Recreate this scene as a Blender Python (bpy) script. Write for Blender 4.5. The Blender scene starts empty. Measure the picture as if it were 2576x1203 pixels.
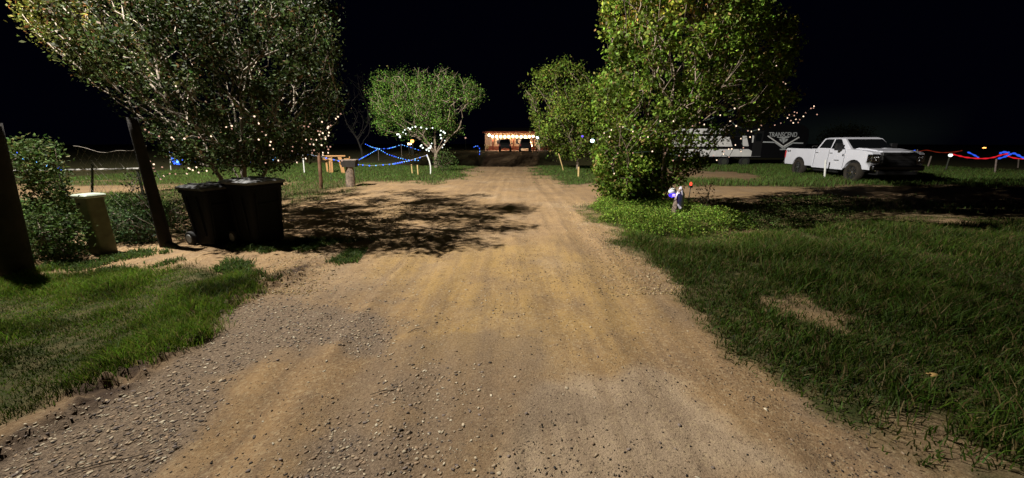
import bpy, bmesh, math, random
import numpy as np
from mathutils import Vector, Matrix
R = math.radians
sc = bpy.context.scene
# ------------------------------------------------------------------ camera
F = 930.0; CX = 1288.0; CY = 601.5; H0 = 1.7; PITCH = R(14.56)
cp, sp = math.cos(PITCH), math.sin(PITCH)
cd = bpy.data.cameras.new('camera'); cam = bpy.data.objects.new('camera', cd)
sc.collection.objects.link(cam); sc.camera = cam
cd.sensor_width = 36.0; cd.lens = 36.0*F/2576.0; cd.clip_start = 0.05; cd.clip_end = 3000
cam.location = (0, 0, H0); cam.rotation_euler = (math.pi/2-PITCH, 0, 0)
# ------------------------------------------------------------------ night sky
w = bpy.data.worlds.new('World'); sc.world = w; w.use_nodes = True
nt = w.node_tree; N = nt.nodes; L = nt.links
bg = N['Background']
tc = N.new('ShaderNodeTexCoord')
dot = N.new('ShaderNodeVectorMath'); dot.operation = 'DOT_PRODUCT'
dv = Vector((0.66, 0.75, 0.06)).normalized(); dot.inputs[1].default_value = dv
L.new(tc.outputs['Generated'], dot.inputs[0])
mr = N.new('ShaderNodeMapRange'); mr.inputs[1].default_value = 0.988; mr.inputs[2].default_value = 1.0
L.new(dot.outputs['Value'], mr.inputs[0])
mx = N.new('ShaderNodeMix'); mx.data_type = 'RGBA'
mx.inputs[6].default_value = (0.0003, 0.00035, 0.0017, 1); mx.inputs[7].default_value = (0.0035, 0.0048, 0.004, 1)
sz_ = N.new('ShaderNodeSeparateXYZ'); L.new(tc.outputs['Generated'], sz_.inputs[0])
lowz = N.new('ShaderNodeMapRange'); lowz.inputs[1].default_value = 0.075; lowz.inputs[2].default_value = 0.02; L.new(sz_.outputs['Z'], lowz.inputs[0])
gm = N.new('ShaderNodeMath'); gm.operation = 'MULTIPLY'; L.new(mr.outputs[0], gm.inputs[0]); L.new(lowz.outputs[0], gm.inputs[1])
L.new(gm.outputs[0], mx.inputs[0]); L.new(mx.outputs[2], bg.inputs[0]); bg.inputs[1].default_value = 1.0
sc.view_settings.view_transform = 'Standard'; sc.view_settings.look = 'None'
sc.view_settings.exposure = 0.0; sc.view_settings.gamma = 1.0
# ------------------------------------------------------------------ yard lamp (on its pole, left of the picture)
LP = Vector((-9.0, 7.0, 10.4))
ld = bpy.data.lights.new('yard_lamp', 'POINT'); lo = bpy.data.objects.new('yard_lamp', ld)
sc.collection.objects.link(lo); lo.location = LP
ld.energy = 22500; ld.shadow_soft_size = 0.07; ld.color = (1.0, 0.95, 0.86); ld.use_nodes = True
nt = ld.node_tree; N = nt.nodes; L = nt.links
em = N['Emission']; tc = N.new('ShaderNodeTexCoord')
# added beam shaping: throws far along the driveway, dims right foreground and low angles
sx = N.new('ShaderNodeSeparateXYZ'); L.new(tc.outputs['Normal'], sx.inputs[0])
az = N.new('ShaderNodeMath'); az.operation = 'ABSOLUTE'; L.new(sx.outputs['Z'], az.inputs[0])
wide = N.new('ShaderNodeMapRange'); wide.inputs[1].default_value = 0.25; wide.inputs[2].default_value = 0.85
wide.inputs[3].default_value = 1.9; wide.inputs[4].default_value = 0.62
L.new(az.outputs[0], wide.inputs[0])
bk = N.new('ShaderNodeMapRange'); bk.inputs[1].default_value = -0.50; bk.inputs[2].default_value = 0.10; bk.inputs[3].default_value = 0.47; bk.inputs[4].default_value = 1.0
L.new(sx.outputs['Y'], bk.inputs[0]); ml = N.new('ShaderNodeMath'); ml.operation = 'MULTIPLY'
ex = N.new('ShaderNodeMapRange'); ex.inputs[1].default_value = 0.68; ex.inputs[2].default_value = 0.84; L.new(sx.outputs['X'], ex.inputs[0])
ey = N.new('ShaderNodeMapRange'); ey.inputs[1].default_value = -0.02; ey.inputs[2].default_value = -0.20; L.new(sx.outputs['Y'], ey.inputs[0])
e2 = N.new('ShaderNodeMath'); e2.operation = 'MULTIPLY'; L.new(ex.outputs[0], e2.inputs[0]); L.new(ey.outputs[0], e2.inputs[1])
e3 = N.new('ShaderNodeMapRange'); e3.inputs[3].default_value = 1.0; e3.inputs[4].default_value = 0.16; L.new(e2.outputs[0], e3.inputs[0])
m2 = N.new('ShaderNodeMath'); m2.operation = 'MULTIPLY'; L.new(bk.outputs[0], m2.inputs[0])
lw = N.new('ShaderNodeMapRange'); lw.inputs[1].default_value = 0.12; lw.inputs[2].default_value = 0.27; lw.inputs[3].default_value = 0.30; lw.inputs[4].default_value = 1.0; L.new(az.outputs[0], lw.inputs[0])
m3 = N.new('ShaderNodeMath'); m3.operation = 'MULTIPLY'; L.new(e3.outputs[0], m3.inputs[0]); L.new(lw.outputs[0], m3.inputs[1]); L.new(m3.outputs[0], m2.inputs[1])
L.new(wide.outputs[0], ml.inputs[0]); L.new(m2.outputs[0], ml.inputs[1]); L.new(ml.outputs[0], em.inputs['Strength'])
# ------------------------------------------------------------------ geometry helpers
def ray(px, py):
    u = (px-CX)/F; v = (CY-py)/F
    return u, cp+v*sp, v*cp-sp
def G(px, py, z=0.0):
    u, f, q = ray(px, py); t = (z-H0)/q
    return (u*t, f*t)
def P(px, py, Y):
    u, f, q = ray(px, py); t = Y/f
    return Vector((u*t, Y, H0+q*t))
rng = np.random.default_rng(7)
def hsh(ix, iy, s):
    h = (ix.astype(np.int64)*374761393 + iy.astype(np.int64)*668265263 + s*974711) & 0x7fffffff
    h = ((h ^ (h >> 13))*1274126177) & 0x7fffffff
    return ((h ^ (h >> 16)) & 0xffff)/65535.0
def vn(x, y, sc_, s=0):
    x = np.asarray(x, float)/sc_; y = np.asarray(y, float)/sc_
    ix = np.floor(x); iy = np.floor(y); fx = x-ix; fy = y-iy
    fx = fx*fx*(3-2*fx); fy = fy*fy*(3-2*fy)
    a = hsh(ix, iy, s); b = hsh(ix+1, iy, s); c = hsh(ix, iy+1, s); d = hsh(ix+1, iy+1, s)
    return (a*(1-fx)+b*fx)*(1-fy)+(c*(1-fx)+d*fx)*fy
def fbm(x, y, sc_, s=0, o=4):
    r = 0; a = .5
    for k in range(o): r = r+a*vn(x, y, sc_/2**k, s+k*17); a *= .5
    return r/(1-.5**o)
def sstep(x, a, b):
    t = np.clip((x-a)/(b-a), 0, 1); return t*t*(3-2*t)
def seg_dist(x, y, pts, closed=True):
    d = np.full(x.shape, 1e9); n = len(pts)
    for i in range(n if closed else n-1):
        x0, y0 = pts[i][:2]; x1, y1 = pts[(i+1) % n][:2]
        dx, dy = x1-x0, y1-y0; l2 = dx*dx+dy*dy+1e-12
        t = np.clip(((x-x0)*dx+(y-y0)*dy)/l2, 0, 1)
        d = np.minimum(d, np.hypot(x-x0-t*dx, y-y0-t*dy))
    return d
def inside(x, y, pts):
    c = np.zeros(x.shape, bool); n = len(pts)
    for i in range(n):
        x0, y0 = pts[i][:2]; x1, y1 = pts[(i+1) % n][:2]
        k = ((y0 > y) != (y1 > y)) & (x < (x1-x0)*(y-y0)/((y1-y0) or 1e-12)+x0); c ^= k
    return c
def sdf(x, y, pts): return np.where(inside(x, y, pts), 1, -1)*seg_dist(x, y, pts)
def PG(l): return [G(*p) for p in l]

# ------------------------------------------------------------------ ground zones (plan view, metres)
Z_grassL = PG([(-900,700),(-200,695),(120,700),(260,692),(420,682),(600,685),(660,700),(620,750),(560,790),(525,850),(330,935),(150,985),(0,1060),(-200,1130),(-900,1250)])
Z_grassR = PG([(1470,520),(1476,545),(1540,578),(1560,612),(1630,660),(1700,730),(1750,790),(1840,885),(1960,955),(2080,1035),(2230,1110),(2420,1200),(2900,1350),(4200,1350),(4200,566),(2576,562),(2200,558),(1900,578),(1830,586),(1770,556),(1700,522),(1560,500)])  # upper edge widened so dark grass fills a strip lacking tree shadow
Z_grassM = PG([(1342,416),(1362,440),(1400,462),(1450,470),(1530,462),(1545,420),(1480,402),(1400,402)])
Z_lawn = PG([(-300,470),(330,455),(420,470),(560,470),(700,458),(900,453),(1100,462),(1172,446),(1176,424),(1150,402),(1000,388),(700,392),(300,405),(-300,410)])
Z_strip = PG([(1700,466),(1700,452),(1760,452),(1900,456),(1920,440),(1780,432),(1780,418),(2000,408),(2600,408),(3600,420),(3600,476),(2576,474),(2200,466),(2000,472)])
Z_shadeweed = PG([(1720,500),(1900,498),(2300,500),(3200,510),(3200,585),(2200,580),(1850,590),(1780,560)])
Z_road = PG([(1236,388),(1176,425),(1150,455),(1010,520),(860,600),(765,650),(640,735),(540,835),(330,942),(0,1135),(-260,1330),(2700,1330),(2230,1112),(1960,955),(1750,790),(1630,660),(1540,580),(1470,530),(1480,480),(1372,450),(1338,415),(1352,388)])
Z_bareR = PG([(1930,755),(2000,745),(2110,800),(2150,850),(2050,840),(1960,800)])
Z_bareR2 = PG([(2170,1090),(2300,1060),(2480,1130),(2560,1190),(2400,1190)])
CLODS = [PG([(470,800),(560,755),(690,700),(790,662)]), PG([(-60,1170),(100,1085),(200,1030),(330,945)]), PG([(240,965),(360,905),(500,850)]), PG([(520,790),(640,745),(760,690)])]
def hfun(x, y):
    """large form of the ground"""
    return -1.0*sstep(y, 27.5, 36)*sstep(x, -11, -7)*(1-sstep(x, 7, 11))*(1-sstep(y, 38, 57))+.5*sstep(y, 38, 57)  # dip added across the drive so its far strip reads dark
def masks(x, y):
    e = (fbm(x, y, .9, 3)-.5)*1.5+(fbm(x, y, .2, 9)-.5)*.9
    sc1 = np.clip(np.hypot(x, y)/6, .5, 4)
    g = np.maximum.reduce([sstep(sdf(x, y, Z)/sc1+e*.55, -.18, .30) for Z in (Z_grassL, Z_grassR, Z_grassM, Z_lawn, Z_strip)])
    g = np.maximum(g, .55*sstep(sdf(x, y, Z_shadeweed)/sc1+e*1.3, .1, .4))
    rd = sdf(x, y, Z_road)
    far = sstep(y, 24, 29)*sstep(-rd, 0.0, .6); g = np.maximum(g, far)
    leftfar = sstep(-x, 5.2, 6.2)*sstep(y, 5.2, 6.4)*sstep(fbm(x, y, 2.0, 5), .42, .6); g = np.maximum(g, leftfar*.8)
    bare = np.maximum(sstep(sdf(x, y, Z_bareR)+e*.5, 0, .2), sstep(sdf(x, y, Z_bareR2)+e*.5, 0, .2))
    g = g*(1-.75*bare)
    return g, rd
# ------------------------------------------------------------------ materials
def mat(name, col=(.5,.5,.5), rough=.6, metal=0.0, var=0.0, scale=8.0, bump=0.0, bscale=60.0, spec=.5, col2=None):
    m = bpy.data.materials.new(name); m.use_nodes = True
    nt = m.node_tree; N = nt.nodes; L = nt.links; b = N['Principled BSDF']
    b.inputs['Base Color'].default_value = (*col, 1); b.inputs['Roughness'].default_value = rough
    b.inputs['Metallic'].default_value = metal; b.inputs['Specular IOR Level'].default_value = spec
    tc = N.new('ShaderNodeTexCoord')
    if var or col2:
        n = N.new('ShaderNodeTexNoise'); n.inputs['Scale'].default_value = scale; n.inputs['Detail'].default_value = 6
        L.new(tc.outputs['Object'], n.inputs['Vector'])
        r = N.new('ShaderNodeMapRange'); r.inputs[1].default_value = .35; r.inputs[2].default_value = .65; L.new(n.outputs['Fac'], r.inputs[0])
        x = N.new('ShaderNodeMix'); x.data_type = 'RGBA'
        c2 = col2 or tuple(c*(1-var) for c in col)
        x.inputs[6].default_value = (*col, 1); x.inputs[7].default_value = (*c2, 1)
        L.new(r.outputs[0], x.inputs[0]); L.new(x.outputs[2], b.inputs['Base Color'])
    if bump:
        n2 = N.new('ShaderNodeTexNoise'); n2.inputs['Scale'].default_value = bscale; n2.inputs['Detail'].default_value = 5
        L.new(tc.outputs['Object'], n2.inputs['Vector'])
        bp = N.new('ShaderNodeBump'); bp.inputs['Strength'].default_value = bump; bp.inputs['Distance'].default_value = .02
        L.new(n2.outputs['Fac'], bp.inputs['Height']); L.new(bp.outputs[0], b.inputs['Normal'])
    return m
def emis(name, col, s):
    m = bpy.data.materials.new(name); m.use_nodes = True
    nt = m.node_tree; nt.nodes.clear()
    e = nt.nodes.new('ShaderNodeEmission'); o = nt.nodes.new('ShaderNodeOutputMaterial')
    e.inputs[0].default_value = (*col, 1); e.inputs[1].default_value = s
    nt.links.new(e.outputs[0], o.inputs[0])
    m.cycles.emission_sampling = 'NONE'
    return m
def leafmat(name, trans=.35, rough=.55, spec=.3):
    m = bpy.data.materials.new(name); m.use_nodes = True
    nt = m.node_tree; N = nt.nodes; L = nt.links; b = N['Principled BSDF']; o = N['Material Output']
    a = N.new('ShaderNodeAttribute'); a.attribute_name = 'col'
    L.new(a.outputs['Color'], b.inputs['Base Color']); b.inputs['Roughness'].default_value = rough
    b.inputs['Specular IOR Level'].default_value = spec
    t = N.new('ShaderNodeBsdfTranslucent'); L.new(a.outputs['Color'], t.inputs[0])
    x = N.new('ShaderNodeMixShader'); x.inputs[0].default_value = trans
    L.new(b.outputs[0], x.inputs[1]); L.new(t.outputs[0], x.inputs[2]); L.new(x.outputs[0], o.inputs[0])
    return m
M = dict(
    leaf=leafmat('leaf', .25, .6, .12), blade=leafmat('grass_blade', .4, .6, .2), stone=leafmat('pebble', 0, .85, .25),
    bark=mat('pale_bark', (.27,.205,.15), .8, var=.45, scale=9, bump=.5, bscale=30),
    twigbark=mat('pale_twig_bark', (.34,.28,.22), .8, var=.5, scale=3, bump=.5, bscale=30), dimbark=mat('dim_bark', (.03,.025,.02), .9, var=.4), darkbark=mat('dark_bark', (.10,.075,.05), .9, var=.5, scale=7, bump=.6, bscale=25),
    postwood=mat('weathered_post', (.022,.017,.013), .9, var=.5, scale=6, bump=.7, bscale=24),
    greywood=mat('grey_wood', (.30,.24,.2), .8, var=.35, scale=10, bump=.4, bscale=35),
    freshwood=mat('fresh_lumber', (.45,.23,.08), .7, var=.2, scale=12),
    stakewood=mat('stake_wood', (.66,.47,.20), .7, var=.25, scale=14),
    bin=mat('black_plastic', (.006,.006,.010), .6, var=.4, scale=5, bump=.08, bscale=150, spec=.18),
    binlid=mat('scuffed_lid', (.22,.22,.22), .5, var=.5, scale=16, bump=.1, bscale=90),
    binlid2=mat('worn_black_lid', (.07,.07,.075), .5, var=.6, scale=14, bump=.1, bscale=90), rubber=mat('rubber', (.015,.015,.015), .8, bump=.2),
    wheelgrey=mat('grey_wheel', (.4,.4,.38), .6),
    pedestal=mat('pedestal_green', (.17,.175,.09), .6, var=.35, scale=9, bump=.15), lid=mat('pedestal_lid', (.55,.62,.5), .5, var=.15, scale=12),
    wire=mat('galvanised_wire', (.30,.26,.22), .7, .3), whitepipe=mat('white_pipe', (.45,.43,.40), .5, var=.35, scale=4),
    steelpost=mat('steel_post', (.05,.055,.04), .7, .2), whitepaint=mat('white_stake', (.80,.80,.76), .5, var=.1),
    truckwhite=mat('truck_paint', (.62,.63,.70), .28, var=.06, scale=2), trim=mat('black_trim', (.012,.012,.013), .45),
    glass=mat('dark_glass', (.006,.007,.008), .06), chrome=mat('chrome', (.55,.55,.56), .18, 1.0), darkchrome=mat('dark_chrome', (.10,.10,.11), .3, 1.0), rim=mat('machined_rim', (.6,.6,.62), .25, 1.0),
    arch=mat('dusty_tyre', (.028,.022,.015), .9, var=.4, scale=6, bump=.4), lens=mat('lamp_lens', (.8,.8,.82), .25, 1.0),
    amber=mat('amber_lens', (.6,.22,.03), .3), redlens=mat('red_lens', (.4,.02,.02), .3),
    camblack=mat('camper_black', (.004,.004,.005), .5, spec=.2), camwhite=mat('camper_white', (.75,.74,.73), .4, var=.15, scale=3), camgrey=mat('camper_grey', (.42,.44,.45), .4),
    housewall=mat('house_wall', (.52,.38,.27), .85, var=.3, scale=1.2, bump=.2), houseroof=mat('house_roof', (.02,.012,.01), .9), housered=mat('red_brown_trim', (.13,.035,.02), .8),
    housewhite=mat('house_white', (.62,.58,.52), .6), housewin=mat('house_window', (.05,.05,.06), .1),
    slab=mat('porch_slab', (.42,.3,.25), .85, var=.25, scale=1.5),
    carblack=mat('dark_car', (.004,.004,.004), .5, spec=.15), cloth=mat('pale_cloth', (.62,.58,.66), .9, var=.25, scale=18, bump=.5, bscale=30),
    log=mat('log', (.26,.19,.14), .9, var=.7, scale=14, bump=.7, bscale=22),
    cable=mat('green_cable', (.02,.04,.03), .6), paleline=mat('pale_cord', (.35,.36,.42), .6),
    leafdry=mat('dry_leaf', (.50,.32,.11), .7, var=.4, scale=30), white=mat('white_plastic', (.75,.75,.75), .4),
    e_warm=emis('bulb_warm', (1, .72, .50), 2.0), e_warmdim=emis('bulb_warm_dim', (1, .55, .40), .75), e_white=emis('bulb_white', (.93, 1, .9), 2.2), e_blue=emis('bulb_blue', (.04, .14, 1), 2.6), e_ice=emis('bulb_ice', (.16, .5, 1), 3.0),
    e_cord=emis('blue_glow_cord', (.05, .12, .8), .5), e_red=emis('rope_red', (1, .02, .035), .75), e_rblue=emis('rope_blue', (.03, .12, 1), .9),
    e_porch=emis('porch_bulb', (1, .62, .3), 14), e_orange=emis('bulb_orange', (1, .38, .08), 5), e_cool=emis('cool_lamp', (.55, .8, 1), 8), e_purple=emis('bulb_violet', (.15, .08, 1), 2.0),
    e_redlamp=emis('red_lamp', (1, .06, .03), 2.6), e_dimred=emis('dim_red', (.5, .05, .02), .3), e_bluelamp=emis('blue_lamp', (.06, .03, 1), 1.6), e_violetcore=emis('violet_core', (.5, .35, 1), 3.0),
)
# ------------------------------------------------------------------ object helpers
col = sc.collection
def tag(o, label=None, cat=None, group=None, kind=None):
    if label: o['label'] = label
    if cat: o['category'] = cat
    if group: o['group'] = group
    if kind: o['kind'] = kind
    return o
def empty(name, loc, rz=0, label=None, cat=None, group=None):
    o = bpy.data.objects.new(name, None); o.empty_display_size = .1; col.objects.link(o)
    o.location = loc; o.rotation_euler = (0, 0, rz); return tag(o, label, cat, group)
def link(name, me, m=None, parent=None):
    o = bpy.data.objects.new(name, me); col.objects.link(o)
    if m is not None and not me.materials: me.materials.append(m)
    if parent is not None: o.parent = parent
    return o
def obj(name, bm, m, parent=None, smooth=False, bev=0, seg=2):
    me = bpy.data.meshes.new(name); bmesh.ops.recalc_face_normals(bm, faces=bm.faces); bm.to_mesh(me); bm.free()
    if smooth: me.polygons.foreach_set('use_smooth', [True]*len(me.polygons))
    o = link(name, me, m, parent)
    if bev:
        md = o.modifiers.new('b', 'BEVEL'); md.width = bev; md.segments = seg; md.limit_method = 'ANGLE'; md.angle_limit = R(35)
    return o
def np_mesh(name, V, Fq, m, parent=None, cols=None, smooth=False):
    V = np.asarray(V, np.float32); Fq = np.asarray(Fq, np.int32); k = Fq.shape[1]
    me = bpy.data.meshes.new(name); me.vertices.add(len(V)); me.vertices.foreach_set('co', V.ravel())
    me.loops.add(Fq.size); me.loops.foreach_set('vertex_index', Fq.ravel())
    me.polygons.add(len(Fq)); me.polygons.foreach_set('loop_start', np.arange(len(Fq), dtype=np.int32)*k)
    me.polygons.foreach_set('loop_total', np.full(len(Fq), k, np.int32))
    if smooth: me.polygons.foreach_set('use_smooth', np.ones(len(Fq), bool))
    me.update(calc_edges=True)
    if cols is not None:
        a = me.color_attributes.new('col', 'FLOAT_COLOR', 'POINT'); c = np.ones((len(V), 4), np.float32); c[:, :3] = cols
        a.data.foreach_set('color', c.ravel())
    return link(name, me, m, parent)
def box(bm, c, s, rot=None):
    r = bmesh.ops.create_cube(bm, size=1)
    mt = Matrix.Translation(Vector(c)) @ ((rot or Matrix.Identity(3)).to_4x4()) @ Matrix.Diagonal((*s, 1))
    bmesh.ops.transform(bm, matrix=mt, verts=r['verts']); return r['verts']
def cyl(bm, a, b, r1, r2=None, n=12):
    a = Vector(a); b = Vector(b); d = b-a
    r = bmesh.ops.create_cone(bm, cap_ends=True, segments=n, radius1=r1, radius2=r1 if r2 is None else r2, depth=d.length)
    mt = Matrix.Translation((a+b)/2) @ d.to_track_quat('Z', 'Y').to_matrix().to_4x4()
    bmesh.ops.transform(bm, matrix=mt, verts=r['verts']); return r['verts']
def prism(bm, pts, y0, y1):
    """extrude an XZ outline from y0 to y1"""
    a = [bm.verts.new((x, y0, z)) for x, z in pts]; b = [bm.verts.new((x, y1, z)) for x, z in pts]
    n = len(pts); bm.faces.new(a); bm.faces.new(b[::-1])
    for i in range(n): bm.faces.new((a[i], a[(i+1) % n], b[(i+1) % n], b[i]))
def loft(bm, rings, cap=True):
    vs = [[bm.verts.new(p) for p in r] for r in rings]; n = len(rings[0])
    for i in range(len(vs)-1):
        for j in range(n): bm.faces.new((vs[i][j], vs[i][(j+1) % n], vs[i+1][(j+1) % n], vs[i+1][j]))
    if cap: bm.faces.new(vs[0][::-1]); bm.faces.new(vs[-1])
def B(): return bmesh.new()
def tubes(paths, n=6):
    """paths: list of (points Nx3, radii N) -> verts, quads"""
    VV = []; FF = []; off = 0; ang = np.linspace(0, 2*np.pi, n, endpoint=False)
    for p, r in paths:
        p = np.asarray(p, float); r = np.asarray(r, float); k = len(p)
        t = np.gradient(p, axis=0); t /= np.linalg.norm(t, axis=1)[:, None]+1e-9
        ref = np.where(np.abs(t[:, 2:3]) > .9, [[1., 0, 0]], [[0, 0, 1.]])
        a = np.cross(t, ref); a /= np.linalg.norm(a, axis=1)[:, None]+1e-9; b = np.cross(t, a)
        ring = p[:, None]+r[:, None, None]*(np.cos(ang)[None, :, None]*a[:, None]+np.sin(ang)[None, :, None]*b[:, None])
        VV.append(ring.reshape(-1, 3)); i = np.arange(k-1)[:, None]*n; j = np.arange(n)[None]
        q = np.stack([i+j, i+(j+1) % n, i+n+(j+1) % n, i+n+j], -1).reshape(-1, 4)+off
        FF.append(q); off += k*n
    return np.concatenate(VV), np.concatenate(FF)
def tube_obj(name, paths, m, parent=None, n=6, smooth=True):
    V, Q = tubes(paths, n); return np_mesh(name, V, Q, m, parent, smooth=smooth)
def gz(x, y): return float(hfun(np.array([x]), np.array([y]))[0])
# ------------------------------------------------------------------ THE GROUND
def spaced(a, b, fine0, fine1, s, grow):
    l = list(np.arange(fine0, fine1, s)); d = s; v = l[-1]
    while v < b: d = min(d*grow, 25); v += d; l.append(v)
    d = s; v = l[0]; pre = []
    while v > a: d = min(d*grow, 25); v -= d; pre.append(v)
    return np.array(pre[::-1]+l)
def zfine(x, y, g, rd):
    r = np.hypot(x, y); att = np.clip(1.6-r/16, .25, 1)
    z = hfun(x, y)
    z = z+(fbm(x, y, 1.7, 21)-.5)*.05*att+(fbm(x, y, .28, 31, 3)-.5)*.014
    onroad = sstep(rd, -.1, .3)
    z = z+(fbm(x, y, .07, 41, 2)-.5)*.007*(y < 12)
    # wheel ruts
    cxr = 0.15+0.02*(y-4)
    for c, wd, dp in ((-1.35, .17, .022), (.25, .2, .012), (1.15, .16, .02), (-.75, .1, .01), (1.75, .12, .014), (-2.0, .12, .016)):
        dd = (x-cxr-c-.10*np.sin(y*.45+c*3)+.018*c*(y-4)+(-.035*np.maximum(4.5-y, 0)**2 if c < 0 else .02*np.maximum(4-y, 0)**2))
        z = z-onroad*dp*np.exp(-(dd/wd)**2)*(.5+vn(x, y, 1.3, 77))
        z = z+onroad*.010*np.exp(-((np.abs(dd)-wd*1.7)/.06)**2)*vn(x, y, .25, 78)
    for pl in CLODS:
        d = seg_dist(x, y, pl, False); m_ = np.exp(-(d/.13)**2)
        z = z+m_*(np.maximum(vn(x, y*1.6, .07, 55)-.45, 0)*.17-.018)
    z = z+g*(vn(x, y, .12, 91)-.3)*.02*att
    # raised left verge
    z = z-.05*sstep(-sdf(x, y, Z_grassL), 0, .25)*sstep(-x, .5, 2)*(y < 5.5)*0
    return z
xs = spaced(-320, 320, -6.5, 6.5, .034, 1.06); ys = spaced(-12, 420, 1.2, 9.5, .034, 1.035)
X, Y = np.meshgrid(xs, ys); g, rd = masks(X, Y); Zg = zfine(X, Y, g, rd)
gravel = sstep(fbm(X, Y, .8, 61), .42, .62)*sstep(-X, -.2, 1.0)*sstep(4.6-Y, 0, 1.2)
gravel = np.maximum(gravel, .5*sstep(fbm(X, Y, .7, 63), .52, .66)*sstep(4.2-Y, 0, 1.0))
pale = sstep(sdf(X, Y, PG([(1330,960),(1420,930),(1640,905),(1760,960),(1900,1060),(2150,1230),(1300,1300),(1180,1230),(1250,1080)]))+(fbm(X, Y, .5, 64)-.5)*.5, -.05, .18)
yel = sstep(sdf(X, Y, PG([(900,640),(1400,600),(1620,660),(1720,800),(1600,900),(1250,930),(1000,860)]))+(fbm(X, Y, 1.2, 65)-.5)*1.1, -.3, .6)
clod = np.zeros_like(X)
for pl in CLODS: clod = np.maximum(clod, np.exp(-(seg_dist(X, Y, pl, False)/.16)**2))
# masks into a colour attribute: r grass, g gravel, b pale dust, a yellow sand
def soilmat():
    m = bpy.data.materials.new('soil'); m.use_nodes = True
    nt = m.node_tree; N = nt.nodes; L = nt.links; b = N['Principled BSDF']
    b.inputs['Roughness'].default_value = .95; b.inputs['Specular IOR Level'].default_value = .15
    at = N.new('ShaderNodeAttribute'); at.attribute_name = 'zone'; s = N.new('ShaderNodeSeparateColor'); L.new(at.outputs['Color'], s.inputs[0])
    tc = N.new('ShaderNodeTexCoord')
    def noise(scl, det=6, rough=.6, vec=None):
        n = N.new('ShaderNodeTexNoise'); n.inputs['Scale'].default_value = scl; n.inputs['Detail'].default_value = det; n.inputs['Roughness'].default_value = rough
        L.new(vec or tc.outputs['Object'], n.inputs['Vector']); return n.outputs['Fac']
    def mrr(v, a, b_, c=0, d=1):
        r = N.new('ShaderNodeMapRange'); r.inputs[1].default_value = a; r.inputs[2].default_value = b_; r.inputs[3].default_value = c; r.inputs[4].default_value = d; L.new(v, r.inputs[0]); return r.outputs[0]
    def mix(f, a, b_, t='MIX'):
        x = N.new('ShaderNodeMix'); x.data_type = 'RGBA'; x.blend_type = t
        for i, v in ((0, f), (6, a), (7, b_)):
            if isinstance(v, tuple): x.inputs[i].default_value = (*v, 1)
            elif isinstance(v, (float, int)): x.inputs[i].default_value = v
            else: L.new(v, x.inputs[i])
        return x.outputs[2]
    dirt = mix(mrr(noise(.9), .35, .65), (.40, .255, .125), (.28, .18, .095))
    ya = N.new('ShaderNodeMath'); ya.operation = 'MULTIPLY'; ya.inputs[1].default_value = .75; L.new(at.outputs['Alpha'], ya.inputs[0])
    dirt = mix(ya.outputs[0], dirt, mix(mrr(noise(1.3), .35, .65), (.41, .265, .11), (.44, .28, .095)))
    dirt = mix(s.outputs['Blue'], dirt, (.44, .325, .215))
    mpn = N.new('ShaderNodeMapping'); mpn.inputs['Scale'].default_value = (3.2, .55, 1); L.new(tc.outputs['Object'], mpn.inputs[0])
    dirt = mix(mrr(noise(1.6, 5, .6, mpn.outputs[0]), .48, .72, 0, .6), dirt, (.17, .115, .075))
    dirt = mix(mrr(noise(1.5, 8, .65), .50, .70, 0, .6), dirt, (.20, .135, .09))
    dirt = mix(mrr(noise(9, 4, .6), .52, .72, 0, .45), dirt, (.17, .115, .07))
    mp2 = N.new('ShaderNodeMapping'); mp2.inputs['Scale'].default_value = (5.5, .35, 1); mp2.inputs['Rotation'].default_value = (0, 0, .12); L.new(tc.outputs['Object'], mp2.inputs[0])
    dirt = mix(mrr(noise(1.0, 5, .55, mp2.outputs[0]), .50, .62, 0, .40), dirt, (.21, .135, .075))
    dirt = mix(mrr(noise(.55), .5, .7, 0, .35), dirt, (.46, .35, .24))
    dirt = mix(mrr(noise(38, 4), .50, .68, 0, .5), dirt, (.55, .42, .25))
    dirt = mix(mrr(noise(55, 3), .57, .70, 0, .75), dirt, (.07, .05, .035))
    gv = mix(mrr(noise(60, 3, .7), .4, .6), (.145, .105, .073), (.30, .22, .15))
    dirt = mix(s.outputs['Green'], dirt, gv)
    ac = N.new('ShaderNodeAttribute'); ac.attribute_name = 'clod'; dirt = mix(ac.outputs['Fac'], dirt, (.075, .05, .034))
    gr = mix(mrr(noise(7), .4, .6), (.045, .055, .016), (.12, .10, .045))
    c = mix(s.outputs['Red'], dirt, gr)
    L.new(c, b.inputs['Base Color'])
    bp = N.new('ShaderNodeBump'); bp.inputs['Strength'].default_value = .9; bp.inputs['Distance'].default_value = .012
    n1 = noise(70, 5, .7); L.new(n1, bp.inputs['Height'])
    L.new(bp.outputs[0], b.inputs['Normal']); return m
M['soil'] = soilmat()
ny, nx = X.shape
idx = np.arange(nx*ny).reshape(ny, nx)
Q = np.stack([idx[:-1, :-1], idx[:-1, 1:], idx[1:, 1:], idx[1:, :-1]], -1).reshape(-1, 4)
V = np.stack([X, Y, Zg], -1).reshape(-1, 3)
zone = np.stack([np.clip(g-clod*.6, 0, 1), gravel*(1-g), pale*(1-g), yel*(1-g)], -1).reshape(-1, 4)
rdc = (rd[:-1, :-1]+rd[1:, 1:])/2
def ground_piece(name, sel, label):
    q = Q[sel]; u, inv = np.unique(q, return_inverse=True)
    o = np_mesh(name, V[u], inv.reshape(-1, 4), M['soil'], smooth=True)
    a = o.data.color_attributes.new('zone', 'FLOAT_COLOR', 'POINT'); a.data.foreach_set('color', zone[u].astype(np.float32).ravel())
    a = o.data.attributes.new('clod', 'FLOAT', 'POINT'); a.data.foreach_set('value', (clod*vn(X, Y, .12, 56)*1.5).clip(0, 1).ravel()[u].astype(np.float32))
    tag(o, label, kind='structure')
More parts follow.
